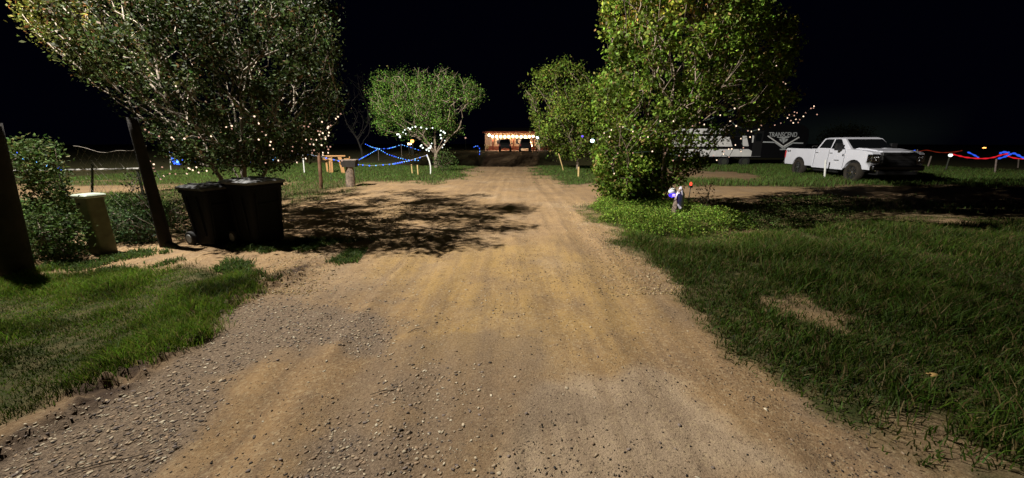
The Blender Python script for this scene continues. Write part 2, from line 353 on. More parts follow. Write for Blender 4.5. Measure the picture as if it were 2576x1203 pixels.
ground_piece('dirt_road', (rdc > 0).ravel(), 'tan dirt and gravel driveway running to the lit house')
ground_piece('ground', (rdc <= 0).ravel(), 'sandy and grassy ground beside the driveway')
def surf(x, y):
    x = np.asarray(x, float); y = np.asarray(y, float); g_, r_ = masks(x, y); return zfine(x, y, g_, r_), g_, r_
# ------------------------------------------------------------------ PEBBLES
def pebbles(name, n, area, smin, smax, dens, cols, label, flat=.5, pw=2.2):
    x0, x1, y0, y1 = area
    x = rng.uniform(x0, x1, n*6); y = y0+(y1-y0)*rng.random(n*6)**1.5
    k = rng.random(n*6) < dens(x, y); x = x[k][:n]; y = y[k][:n]; n = len(x)
    z, _, _ = surf(x, y)
    s = smin+(smax-smin)*rng.random(n)**pw
    t = (1+5**.5)/2
    ico = np.array([(-1,t,0),(1,t,0),(-1,-t,0),(1,-t,0),(0,-1,t),(0,1,t),(0,-1,-t),(0,1,-t),(t,0,-1),(t,0,1),(-t,0,-1),(-t,0,1)])/1.9
    tri = np.array([(0,11,5),(0,5,1),(0,1,7),(0,7,10),(0,10,11),(1,5,9),(5,11,4),(11,10,2),(10,7,6),(7,1,8),(3,9,4),(3,4,2),(3,2,6),(3,6,8),(3,8,9),(4,9,5),(2,4,11),(6,2,10),(8,6,7),(9,8,1)])
    v = ico[None]*(1+.28*rng.standard_normal((n, 12, 1)))
    v = v*np.stack([s*rng.uniform(.8, 1.5, n), s*rng.uniform(.6, 1, n), s*flat*rng.uniform(.6, 1.2, n)], -1)[:, None]
    a = rng.uniform(0, 6.28, n); c, sn = np.cos(a)[:, None], np.sin(a)[:, None]
    vx = v[..., 0]*c-v[..., 1]*sn; vy = v[..., 0]*sn+v[..., 1]*c
    v = np.stack([vx+x[:, None], vy+y[:, None], v[..., 2]+(z+s*flat*.3)[:, None]], -1)
    f = (tri[None]+np.arange(n)[:, None, None]*12).reshape(-1, 3)
    cs = np.asarray(cols)[rng.integers(0, len(cols), n)]*rng.uniform(.7, 1.2, (n, 1))
    o = np_mesh(name, v.reshape(-1, 3), f, M['stone'], cols=np.repeat(cs, 12, 0))
    tag(o, label, 'gravel', kind='stuff')
def d_gravel(x, y):
    m_, r_ = masks(x, y); gv = sstep(fbm(x, y, .8, 61), .42, .62)*sstep(-x, -.2, 1.0)*sstep(4.8-y, 0, 1.2)
    return (gv*.62*np.clip(.3+fbm(x, y, .3, 67), 0, 1)+.02*(y < 5))*(r_ > -.15)*(1-m_*.8)
stone_cols = [(.30,.22,.15), (.42,.32,.21), (.10,.08,.065), (.52,.43,.30), (.22,.175,.15), (.36,.25,.16), (.60,.52,.38)]
pebbles('gravel', 16000, (-5.5, 3.0, 1.3, 5.2), .003, .0145, d_gravel, stone_cols, 'loose grey and tan gravel on the near left of the driveway', .36)
def d_grit(x, y):
    m_, r_ = masks(x, y); return (r_ > -.1)*(1-m_*.9)*(.15+sstep(fbm(x, y, .6, 66), .42, .62))*np.where(x > 0, 1, .4)
pebbles('grit', 9000, (-4, 5.5, 1.3, 7.5), .0025, .008, d_grit, [(.03,.028,.026), (.05,.04,.03), (.10,.08,.06), (.25,.2,.14), (.022,.022,.024)], 'dark grit scattered over the driveway', .7, 3.5)
def d_yel(x, y):
    m_, r_ = masks(x, y); return (1-m_)*sstep(.9-np.abs(r_-.1), 0, .8)
pebbles('sand_crumbs', 9000, (-5, 5.0, 4, 11), .005, .015, d_yel, [(.5,.36,.16), (.4,.27,.12), (.5,.4,.25), (.2,.15,.08)], 'crumbly yellow sand along the driveway edges', .6, 3)
# ------------------------------------------------------------------ GRASS
def blades(name, x, y, h, wd, cols, lean, label, cat='grass', drop=None):
    n = len(x); z, _, _ = surf(x, y)
    a = rng.uniform(0, 6.28, n); dx, dy = np.cos(a), np.sin(a)
    b = rng.uniform(0, 6.28, n); l = lean*h*rng.uniform(.2, 1.3, n); lx, ly = np.cos(b)*l, np.sin(b)*l
    p0 = np.stack([x, y, z-.01], -1); d = np.stack([dx, dy, 0*dx], -1)*wd[:, None]/2
    p1 = p0+np.stack([lx*.35, ly*.35, h*.6], -1); p2 = p0+np.stack([lx, ly, h*rng.uniform(.75, 1, n)], -1)
    v = np.stack([p0-d, p0+d, p1-d*.8, p1+d*.8, p2-d*.15, p2+d*.15], 1).reshape(-1, 3)
    f = (np.array([[0,1,3,2],[2,3,5,4]])[None]+np.arange(n)[:, None, None]*6).reshape(-1, 4)
    o = np_mesh(name, v, f, M['blade'], cols=np.repeat(cols, 6, 0)); tag(o, label, cat, kind='stuff')
def gcols(n, base, var=.35, alt=None, pa=.15):
    c = np.array(base)[None]*(1+var*rng.standard_normal((n, 1))).clip(.4, 1.8)*(1+.12*rng.standard_normal((n, 3)))
    if alt is not None:
        k = rng.random(n) < pa; c[k] = np.array(alt)*(rng.uniform(.5, 1.1, (k.sum(), 1)))
    return c.clip(.004, .8)
def scatter(n, area, dens):
    x0, x1, y0, y1 = area; x = rng.uniform(x0, x1, n); y = rng.uniform(y0, y1, n)
    k = rng.random(n) < dens(x, y); return x[k], y[k]
def dL(x, y): m_, r_ = masks(x, y); return (m_ > .08)*m_*(sdf(x, y, Z_grassL) > -.6)*np.clip((fbm(x, y, .32, 71)-.18)*3.0, .22, 1)
x, y = scatter(330000, (-9, -1.2, 1.3, 5.6), dL); n = len(x)
tall = sstep(fbm(x, y, .6, 72), .3, .7)
blades('grass', x, y, (.02+.075*rng.random(n))*(.45+tall*1.3), rng.uniform(.003, .0075, n), gcols(n, (.092, .150, .016), .35, (.24, .20, .07), .12)*(.35+1.35*sstep(fbm(x, y, .45, 171), .25, .75))[:, None], .7, 'short green verge grass at the near left of the driveway')
def dW(x, y): m_, r_ = masks(x, y); return sstep(fbm(x, y, .5, 73, 3), .46, .60)*(m_ < .5)*(x < -1.8)*(y > 4.3)*(x < -1.5-.15*y)
x, y = scatter(75000, (-9, -1.8, 4.3, 6.6), dW); n = len(x)
blades('weeds', x, y, .02+.07*rng.random(n), rng.uniform(.008, .018, n), gcols(n, (.075, .125, .025)), 1.0, 'sparse green weeds on the sand in front of the bins', 'weeds')
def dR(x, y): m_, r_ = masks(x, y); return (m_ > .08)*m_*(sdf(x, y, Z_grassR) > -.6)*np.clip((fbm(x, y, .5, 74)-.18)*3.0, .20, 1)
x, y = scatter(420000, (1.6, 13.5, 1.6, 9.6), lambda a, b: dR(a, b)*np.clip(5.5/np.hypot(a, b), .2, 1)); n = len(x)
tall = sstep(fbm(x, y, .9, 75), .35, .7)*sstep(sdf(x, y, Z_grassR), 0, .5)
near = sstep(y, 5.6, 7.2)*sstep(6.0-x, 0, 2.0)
bc = gcols(n, (.052, .090, .010), .35, (.20, .15, .06), .18)*(.55+.9*fbm(x, y, .8, 172))[:, None]*(1+near[:, None]*.9)  # dark base stands in for lamp falloff, lifted beside the big tree
blades('tall_grass', x, y, (.05+.12*rng.random(n))*(.45+tall*1.25)*(1-.35*near), rng.uniform(.005, .011, n), bc, .75, 'long green grass to the right of the driveway, lamp falloff put into its colour')
def dF(x, y): m_, r_ = masks(x, y); return (m_ > .3)*m_*np.clip(.3+fbm(x, y, 1.2, 76), 0, 1)
x, y = scatter(330000, (-22, 30, 9, 32), lambda a, b: dF(a, b)*(np.abs(a) < b*1.5+2)); n = len(x)
sc_ = np.clip(y/11, 1, 2.6); kk = (sdf(x, y, Z_strip) > 0)
lab = (.07+.09*rng.random(n))*np.where(kk, 1.7, .9)
blades('lawn_grass', x, y, lab, rng.uniform(.009, .016, n)*sc_, gcols(n, (.10, .165, .034), .3, (.14, .11, .05), .12), .6, 'green lawn grass under the string lights and around the far trees')
# leafy cover
def leafcloud(C_, n_per, spread, size, base, alt=None, pa=.1, flat=1.0, var=.35, tone=None, asp=.55):
    """leaf quads scattered round the centres C_ (Nx3) -> verts, faces, cols"""
    C_ = np.asarray(C_, float); c = np.repeat(C_, n_per, 0); n = len(c)
    p = c+rng.standard_normal((n, 3))*np.array([spread, spread, spread*flat])
    d = rng.standard_normal((n, 3)); d /= np.linalg.norm(d, axis=1)[:, None]
    e = rng.standard_normal((n, 3)); e[:, 2] *= .5; e -= d*(d*e).sum(1)[:, None]; e /= np.linalg.norm(e, axis=1)[:, None]
    s = size*rng.uniform(.6, 1.3, n)[:, None]; nn = np.cross(d, e)
    v = np.stack([p-d*s*.5, p+e*s*asp*.5+nn*s*.08, p+d*s*.5, p-e*s*asp*.5+nn*s*.08], 1).reshape(-1, 3)
    f = (np.arange(4)[None]+np.arange(n)[:, None]*4)
    cl = np.repeat((1+.42*rng.standard_normal((len(C_), 1))).clip(.5, 1.6), n_per, 0)
    cc = gcols(n, base, var, alt, pa)*cl
    if tone is not None: cc = cc*tone(p)
    return v, f, np.repeat(cc, 4, 0), p
def gcover(name, poly, n, h, size, base, label, alt=None, clear=None):
    xs_ = [p[0] for p in poly]; ys_ = [p[1] for p in poly]
    x, y = scatter(n*3, (min(xs_), max(xs_), min(ys_), max(ys_)), lambda a, b: sstep(sdf(a, b, poly)+(fbm(a, b, .5, 81)-.5)*.8, 0, .35)*np.clip(.2+fbm(a, b, .4, 82)*1.3, 0, 1))
    if clear is not None:
        k = np.hypot((x-clear[0])/.28, (y-clear[1]+.35)/.55) > 1; x = x[k]; y = y[k]
    x = x[:n]; y = y[:n]; hh = (h*sstep(sdf(x, y, poly), -.1, .5)*(.4+fbm(x, y, .5, 83)))
    z = hfun(x, y)+.02+hh*rng.random(len(x))**.6
    v, f, c, _ = leafcloud(np.stack([x, y, z], -1), 4, .035, size, base, alt)
    o = np_mesh(name, v, f, M['leaf'], cols=c); tag(o, label, 'ground cover', kind='stuff')
gcover('leafy_weeds', PG([(1480,530),(1500,506),(1560,496),(1650,515),(1720,520),(1800,540),(1900,560),(1880,592),(1760,600),(1650,610),(1560,590),(1500,560)]), 17000, .30, .036, (.16, .25, .035), 'bright leafy weeds at the foot of the big tree on the right', (.2, .2, .05), clear=G(1694, 548))
gcover('shade_weeds', PG([(1760,600),(1900,505),(2100,500),(2200,530),(2150,575),(1900,600)]), 3500, .2, .035, (.06, .09, .02), 'sparse weeds in the shade behind the right grass')
gcover('fence_weeds', PG([(60,650),(110,605),(250,600),(420,600),(470,560),(440,520),(300,520),(-100,560),(-200,680),(-100,700)]), 14000, .42, .045, (.08, .13, .035), 'low leafy weeds along the foot of the wire fence')
# ------------------------------------------------------------------ TREES
def crown_pts(poly, Yc, ry, n, soft=60, rs=rng):
    P_ = np.array(poly, float); x0, y0 = P_.min(0); x1, y1 = P_.max(0)
    x = rs.uniform(x0, x1, n*6); y = rs.uniform(y0, y1, n*6)
    d = sdf(x, y, poly); k = d > 3; x, y, d = x[k][:n], y[k][:n], d[k][:n]
    th = ry*np.sqrt(np.clip(d/soft, 0, 1)); yy = Yc+th*rs.uniform(-1, 1, len(x))
    return np.array([P(a, b, c) for a, b, c in zip(x, y, yy)])
def grow(stems, ends, seed, k_path=.45, tip=.005, pw=2.35, step=.28, wob=.05):
    rs = np.random.default_rng(seed); pos = []; par = []; plen = []; dirs = []
    def add(p, q):
        pos.append(np.array(p, float)); par.append(q)
        if q < 0: plen.append(0.); dirs.append(np.array([0, 0, 1.]))
        else:
            d = pos[-1]-pos[q]; l = np.linalg.norm(d)+1e-9; plen.append(plen[q]+l); dirs.append(d/l)
        return len(pos)-1
    for st in stems:
        q = st[0] if isinstance(st[0], int) else -1
        for p in (st[1:] if isinstance(st[0], int) else st): q = add(p, q)
    base = pos[0]; order = np.argsort(np.linalg.norm(ends-base, axis=1)+rs.random(len(ends))*.4)
    tips = []
    for e in ends[order]:
        A = np.array(pos); d = e-A; dl = np.linalg.norm(d, axis=1)+1e-6
        cosv = (d*np.array(dirs)).sum(1)/dl
        cost = dl*(1.45-.45*cosv)+k_path*np.array(plen); cost[(A[:, 2] < base[2]+.35)] += 1.5
        q = int(np.argmin(cost)); a = A[q]; L_ = dl[q]; n = max(1, int(L_/step)); dr = dirs[q]; cur = q
        for i in range(1, n+1):
            t = i/n; c1 = a+dr*L_*.4
            p = (1-t)**2*a+2*t*(1-t)*c1+t*t*e
            if i < n: p = p+rs.standard_normal(3)*wob
            cur = add(p, cur)
        tips.append(cur)
    n = len(pos); rr = np.zeros(n); has = np.zeros(n, bool); acc = np.zeros(n)
    for i in range(n-1, -1, -1):
        r = max(acc[i], tip**pw); rr[i] = r**(1/pw)
        if par[i] >= 0: acc[par[i]] += r
    paths = []; kids = [[] for _ in range(n)]
    for i in range(n):
        if par[i] >= 0: kids[par[i]].append(i)
    starts = [(-1, i) for i in range(n) if par[i] < 0]
    while starts:
        q, i = starts.pop(); pts = []; rads = []
        if q >= 0: pts.append(pos[q]); rads.append(min(rr[q], rr[i]*1.25))
        while True:
            pts.append(pos[i]); rads.append(rr[i])
            if not kids[i]: break
            ks = sorted(kids[i], key=lambda c: -rr[c])
            for c in ks[1:]: starts.append((i, c))
            i = ks[0]
        if len(pts) > 1:
            rads[-1] *= .4; paths.append((pts, rads))
    return np.array(pos), rr, paths, tips
def tree(name, base, stems, ends, seed, per, spread, size, base_col, label, cat='tree', alt=None, pa=.1, bark='bark', tone=None, keep=1.0, asp=.55, group=None, tip=.005, extra=None, k_path=.45, thin=.014, clump=None, hkeep=None, pw=2.35):
    root = empty(name, base, 0, label, cat, group); b = np.array(base)
    pos, rr, paths, tips = grow(stems, ends, seed, tip=tip, k_path=k_path, pw=pw)
    paths = [(np.array(p)-b, r) for p, r in paths]
    tube_obj('trunk', paths, M[bark], root, 6)
    C_ = pos[rr < thin]; C_ = C_[rng.random(len(C_)) < keep]
    if hkeep: C_ = C_[rng.random(len(C_)) < np.interp(C_[:, 2], hkeep[0], hkeep[1])]
    if extra is not None: C_ = np.concatenate([C_, extra])
    if clump:
        q = (fbm(C_[:, 0]+C_[:, 2]*.6, C_[:, 1]*.8, clump[0], seed, 2)+fbm(C_[:, 0]*.7, C_[:, 2]+C_[:, 1]*.4, clump[0], seed+5, 2))/2
        C_ = C_[q > clump[1]]
    v, f, c, p = leafcloud(C_, per, spread, size, base_col, alt, pa, tone=tone, asp=asp)
    np_mesh('crown', v-b, f, M['leaf'], root, cols=c)
    return root, pos
def pv(*a): return np.array(P(*a))
# big left tree above the bins
T1 = np.array([-6.2, 8.5, 0]); poly1 = [(45,30),(75,85),(130,135),(200,190),(265,240),(315,285),(335,330),(400,385),(470,420),(560,425),(700,415),(790,385),(850,310),(862,200),(840,110),(848,10),(760,-70),(600,-130),(350,-170),(150,-120),(40,-40)]
stems1 = [[T1, T1+[0,0,.12]]]
for dx, dy in ((-.9,.1),(-.45,-.35),(.0,.3),(.35,-.2),(.75,.25),(-.3,.5),(.2,.0)):
    stems1.append([1]+[T1+np.array([dx*t*.9, dy*t, t*1.35+.1]) for t in (.35,.8,1.3,1.8)])
ends1 = np.concatenate([crown_pts(poly1, 8.4, 2.3, 950, 110), crown_pts([(440,320),(830,320),(800,385),(700,420),(560,428),(470,415)], 8.4, 1.6, 240, 60)])
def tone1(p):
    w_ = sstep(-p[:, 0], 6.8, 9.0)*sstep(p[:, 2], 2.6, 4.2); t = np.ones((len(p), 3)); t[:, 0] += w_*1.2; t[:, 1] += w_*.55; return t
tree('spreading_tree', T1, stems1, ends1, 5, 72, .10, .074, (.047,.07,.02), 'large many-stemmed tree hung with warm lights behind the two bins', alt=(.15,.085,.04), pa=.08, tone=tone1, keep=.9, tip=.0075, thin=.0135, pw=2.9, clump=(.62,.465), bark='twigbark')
# large right tree, bushy to the ground
T4 = np.array([3.85, 9.5, 0]); poly4 = [(1512,-60),(1508,60),(1528,140),(1512,200),(1488,250),(1500,330),(1498,400),(1525,470),(1560,505),(1610,520),(1665,495),(1725,450),(1775,415),(1800,370),(1850,330),(1930,305),(2010,240),(1985,190),(2012,120),(1990,50),(1940,0),(1880,-80),(1750,-150),(1600,-140)]
stems4 = [[T4, T4+[0,0,.15]]]
for dx, dy in ((-.5,.1),(-.2,-.3),(.15,.3),(.45,-.1),(.8,.2),(0,0)):
    stems4.append([1]+[T4+np.array([dx*t*.7, dy*t*.7, t*1.5+.1]) for t in (.35,.8,1.3,1.9)])
ends4 = crown_pts(poly4, 9.5, 2.2, 1200, 120)
k_ = (ends4[:, 2] < 1.7) & (ends4[:, 1] < 9.15) & (ends4[:, 0] > 2.6); ends4[k_, 1] = 18.5-ends4[k_, 1]
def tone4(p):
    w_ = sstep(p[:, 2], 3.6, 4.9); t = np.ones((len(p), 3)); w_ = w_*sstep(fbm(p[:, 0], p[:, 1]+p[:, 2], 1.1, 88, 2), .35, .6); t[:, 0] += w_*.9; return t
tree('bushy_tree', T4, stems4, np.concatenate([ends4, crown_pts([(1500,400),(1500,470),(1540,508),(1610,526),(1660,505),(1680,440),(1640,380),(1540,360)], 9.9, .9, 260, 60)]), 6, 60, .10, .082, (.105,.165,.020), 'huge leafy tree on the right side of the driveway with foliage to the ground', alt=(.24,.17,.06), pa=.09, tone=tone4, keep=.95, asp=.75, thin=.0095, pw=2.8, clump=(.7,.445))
# mid tree left of the road
b2 = G(1097, 424); T2 = np.array([b2[0], b2[1], 0.]); print('T2', T2)
poly2 = [(918,235),(935,290),(950,330),(1010,345),(1080,350),(1130,345),(1180,330),(1150,290),(1190,270),(1228,243),(1200,205),(1170,180),(1110,160),(1040,165),(985,170),(945,185)]
st2 = [[T2, T2+[0,0,.5], T2+[.05,0,1.0]]]
for dx, dy in ((-1.1,.2),(-.5,-.6),(.5,.4),(1.0,-.2),(0,.1)):
    st2.append([2]+[T2+np.array([dx*t, dy*t, 1.0+t*1.0]) for t in (.3,.7,1.2)])
tree('round_tree', T2, st2, crown_pts(poly2, T2[1], 2.6, 460, 60), 8, 52, .20, .11, (.085,.165,.026), 'round low-forking tree wrapped in white lights at the left of the driveway', alt=(.2,.17,.06), pa=.08, keep=.9, tip=.013, thin=.03, clump=(1.3,.40), hkeep=([3.5,5.0,7.0],[1,.65,.25]), bark='bark')
# tree right of road, farther
b3 = G(1452, 428); T3 = np.array([b3[0], b3[1], 0.]); print('T3', T3)
poly3 = [(1310,225),(1312,250),(1335,290),(1345,340),(1375,385),(1425,400),(1480,395),(1530,390),(1600,380),(1600,200),(1530,190),(1490,178),(1440,160),(1420,150),(1380,165),(1345,185)]
b3b = G(1398, 414)
st3 = [[T3, T3+[0,0,.5], T3+[-.1,0,1.1]]]+[[2]+[T3+np.array([dx*t, dy*t, 1.1+t*1.3]) for t in (.4,.9,1.3)] for dx, dy in ((-.8,0),(.2,.4),(.9,0),(.3,-.5))]
tree('leafy_tree', T3, st3, crown_pts(poly3, T3[1], 2.4, 460, 55), 9, 50, .19, .15, (.125,.185,.026), 'leafy tree with pale forked trunk just left of the huge right tree', alt=(.2,.16,.05), pa=.10, keep=.9, tip=.008, thin=.022, clump=(1.3,.375))
# faint bare tree between left trees
b5 = G(905, 395); T5 = np.array([-17.0, 44.0, .2])
T5 = np.array(P(912, 403, 40.)); T5[2] = gz(*T5[:2])
tree('bare_tree', T5, [[T5, T5+[0,0,1.], T5+[-.3,0,2.]], [2, T5+[-1.2,0,3.5]], [2, T5+[.8,0,3.5]]], crown_pts([(855,200),(860,330),(930,350),(960,300),(950,200),(900,170)], 40, 2.5, 110, 60), 10, 3, .3, .12, (.04,.05,.02), 'dim half-bare tree in the dark behind the blue string lights', tip=.018, thin=.03, bark='dimbark')
for nm, pl, yy, lb in (('dark_tree', [(2060,350),(2070,335),(2110,318),(2150,322),(2190,335),(2210,360),(2150,372),(2080,372)], 52, 'dark rounded tree silhouetted behind the white truck cab'), ('dark_tree', [(1345,360),(1350,300),(1400,290),(1470,300),(1480,360),(1420,375)], 46, 'dark tree standing behind the leafy tree by the house')):
    p_ = np.array(pl); c_ = P(p_[:, 0].mean(), 392, yy); Tb = np.array([c_[0], yy, gz(c_[0], yy)])
    tree(nm, Tb, [[Tb, Tb+[0,0,.9], Tb+[0,0,1.5]]], crown_pts(pl, yy, 2.5, 130, 22), 30+yy, 16, .5, .25, (.03,.04,.015), lb, tip=.02, bark='darkbark', thin=.2, group=None)
def bush(name, base, poly, Yc, ry, n, per, size, colr, label, seed, alt=None, spread=.07, keep=1., cat='bush'):
    c_ = P(sum(p[0] for p in poly)/len(poly), 500, Yc); base = (c_.x, Yc)
    b = np.array([base[0], base[1], gz(*base)]); st = [[b, b+[0,0,.06]]]+[[1, b+np.array([dx*.12, .05, .3])] for dx in (-1, 0, 1)]
    return tree(name, b, st, crown_pts(poly, Yc, ry, n, 30), seed, per, spread, size, colr, label, cat, alt=alt, tip=.003, thin=.05, keep=keep, k_path=.25)
bush('climbing_bush', (-7.2, 5.9), [(15,395),(30,362),(75,355),(130,362),(160,385),(155,420),(165,470),(200,520),(190,590),(120,620),(70,600),(70,450),(35,440)], 5.9, .4, 230, 22, .055, (.075,.12,.03), 'tall leafy bush climbing the wire fence beside the left-edge post', 40, alt=(.2,.18,.06))
bush('hedge_bush', (-6.15, 6.2), [(60,560),(75,610),(60,655),(110,665),(200,640),(215,600),(190,545),(110,520)], 5.3, .25, 130, 20, .05, (.06,.10,.025), 'low dense bush between the left-edge post and the utility box', 41)
bush('hedge_bush', (-5.6, 6.6), [(265,540),(300,520),(350,530),(400,560),(410,605),(340,625),(270,610)], 6.3, .3, 130, 20, .05, (.05,.085,.03), 'low dense bush between the utility box and the tall leaning post', 42)
bush('sapling_bush', (-6.6, 7.6), [(330,430),(375,415),(390,470),(380,530),(320,520),(305,470)], 7.4, .4, 40, 6, .05, (.06,.09,.03), 'thin sapling bush seen through the wire by the tall leaning post', 43)
bush('shade_bush', (-4.9, 7.2), [(400,520),(440,480),(480,500),(490,560),(480,610),(420,610)], 7.2, .4, 90, 10, .045, (.045,.075,.02), 'dark bush between the tall leaning post and the left bin', 44)
b_ = G(1125, 432); bush('trunk_bush', b_, [(1085,400),(1100,375),(1135,380),(1150,410),(1135,435),(1095,430)], b_[1], .8, 60, 14, .10, (.06,.10,.025), 'small bush at the foot of the round tree', 45, spread=.15)
b_ = G(690, 505); bush('sucker_bush', b_, [(655,455),(690,432),(730,440),(735,470),(700,500),(665,490)], b_[1], .4, 50, 10, .055, (.06,.10,.025), 'small leafy bush behind the lid of the right bin', 46)
b_ = G(1770, 535); bush('red_shrub', b_, [(1745,490),(1760,460),(1790,455),(1800,480),(1790,520),(1760,540)], b_[1], .25, 45, 5, .05, (.075,.07,.03), 'sparse reddish shrub beside the log post', 47, alt=(.16,.06,.04))
# ------------------------------------------------------------------ POSTS, FENCE, BINS
def gpt(px, py):
    x, y = G(px, py); z = gz(x, y)
    for _ in range(4): x, y = G(px, py, z); z = gz(x, y)
    return Vector((x, y, z))
def rough_post(name, base, top, r0, r1, m, label, cat, group=None, parent=None, n=12, k=9, amp=.08, seed=1, cap=False):
    rs = np.random.default_rng(seed); base = Vector(base); top = Vector(top); bm = B(); rings = []
    ph = rs.uniform(0, 6.28, 4)
    for i in range(k+1):
        t = i/k; c = base.lerp(top, t)-base; r = r0+(r1-r0)*t
        rings.append([(c.x+math.cos(a)*r*(1+amp*math.sin(3*a+ph[0]+t*2)+amp*.6*math.sin(5*a+ph[1]+t*5)), c.y+math.sin(a)*r*(1+amp*math.sin(2*a+ph[2]+t*3)), c.z) for a in [2*math.pi*j/n for j in range(n)]])
    loft(bm, rings); o = obj(name, bm, m, parent, smooth=True); o.location = base
    return tag(o, label, cat, group) if parent is None else o
def post_px(bx, by, tx, ty): b = gpt(bx, by); return b, P(tx, ty, b.y)
pb = gpt(40, 690); pt = pb+(P(-24, 340, pb.y)-pb)*1.08
rough_post('wooden_post', pb-Vector((0,0,.1)), pt, .16, .11, M['postwood'], 'thick dark wooden post leaning at the left edge of the picture', 'post', seed=3, amp=.05)
b2_ = gpt(420, 622); t2_ = P(332, 296, b2_.y+.02)
rp = rough_post('fence_post', b2_-Vector((0,0,.15)), t2_, .088, .07, M['postwood'], 'tall leaning dark wooden post between the utility box and the left bin', 'post', seed=4, amp=.06)
# root flare thrown out beside the tall post
tube_obj('root', [([(0,0,.05),(.12,-.04,.10),(.28,-.09,.05),(.42,-.12,-.01)], [.09,.06,.04,.02])], M['postwood'], rp, 7).location = (0, 0, .1)
# wire fence between the two poles and on to the brown post by the dead stump
f0 = Vector((-12.5, 4.0, 0)); f1 = Vector((pb.x-.9, pb.y+1.9, 0)); f2 = Vector((b2_.x-.05, b2_.y+.12, 0))
fr = empty('wire_fence', f1, 0, 'sagging diamond wire netting fence hung between the left-edge post and the tall leaning post', 'fence')
def fence_panel(a, b, h, cell=.15, sag=.06, r=.0018):
    a = Vector(a)-f1; b = Vector(b)-f1; L_ = (b-a).length; n = int(L_/cell); m_ = int(h/cell); paths = []
    pt_ = lambda u, v: a.lerp(b, u)+Vector((0, .02*math.sin(u*9+v*4), v*h*(1-sag*math.sin(math.pi*u))+.03+.02*math.sin(u*13)))
    for s in (1, -1):
        for i in range(-m_, n+m_):
            pts = []
            for j in range(0, m_+1):
                u = (i+s*j)/n if s > 0 else (i+m_-j)/n
                if 0 <= u <= 1: pts.append(tuple(pt_(u, j/m_)))
            if len(pts) > 1: paths.append((pts, [r]*len(pts)))
    return paths, pt_
pa, ptf = fence_panel(f1, f2, 1.62)
tube_obj('wire_netting', pa, M['wire'], fr, 4)
tube_obj('top_wire', [([tuple(ptf(i/12, 1)) for i in range(13)], [.0045]*13)], M['wire'], fr, 5)
# steel post and hanging rods in the fence
rough_post('steel_fence_post', gpt(232, 566), P(232, 413, gpt(232, 566).y), .022, .02, M['steelpost'], 'dark green steel post rising behind the pale utility box', 'post', amp=.02, n=8)
# white pipe rail beyond the fence
ra = P(-60, 431, 9.4); rb = P(352, 425, 9.4)
pr = empty('pipe_rail', (ra.x, ra.y, 0), 0, 'long white horizontal pipe rail beyond the wire fence', 'rail')
tube_obj('rail', [([(ra-pr.location)[:], (ra.lerp(rb, .5)-pr.location+Vector((0,0,-.012)))[:], (rb-pr.location)[:]], [.03]*3)], M['whitepipe'], pr, 10)
for t in (.02, .5, .98):
    q = ra.lerp(rb, t)-pr.location; tube_obj('post', [([(q.x, q.y+.01, -.1), (q.x, q.y+.01, q.z)], [.03, .03])], M['steelpost'], pr, 8)
# utility box
ub = gpt(262, 636); ut = P(222, 490, ub.y)
br = empty('utility_pedestal', ub, R(-14), 'pale green utility pedestal with a flat light lid standing in front of the wire fence', 'utility box')
tilt = (ut-ub); tilt.z = 0; tilt.rotate(Matrix.Rotation(R(14), 3, 'Z')); hh = ut.z-ub.z
def rrect(hx, hy, r, z, ox=0, oy=0, n=4):
    o = []
    for cx_, cy_, a0 in ((hx-r, hy-r, 0), (-(hx-r), hy-r, 90), (-(hx-r), -(hy-r), 180), (hx-r, -(hy-r), 270)):
        for i in range(n+1): a = R(a0+90*i/n); o.append((ox+cx_+r*math.cos(a), oy+cy_+r*math.sin(a), z))
    return o
bm = B(); loft(bm, [rrect(.135, .115, .03, -.08, 0, 0)]+[rrect(.135-.005*t, .115, .03, hh*t, tilt.x*t, tilt.y*t) for t in (.0, .02, .3, .6, .96)]); obj('body', bm, M['pedestal'], br, smooth=False)
bm = B(); k_ = lambda s, z: rrect(s, s-.02, .04, z, tilt.x, tilt.y); loft(bm, [k_(.15, hh*.955), k_(.162, hh*.965), k_(.162, hh*.995), k_(.145, hh*1.015)]); obj('lid', bm, M['lid'], br)
bm = B(); loft(bm, [rrect(.137, .118, .03, hh*.80, tilt.x*.8, tilt.y*.8), rrect(.137, .118, .03, hh*.812, tilt.x*.81, tilt.y*.81)]); obj('seam_band', bm, M['pedestal'], br)
bm = B(); cyl(bm, (tilt.x*.85-.03, tilt.y*.85-.118, hh*.86), (tilt.x*.85-.03, tilt.y*.85-.135, hh*.86), .018, n=10); obj('latch', bm, M['steelpost'], br)
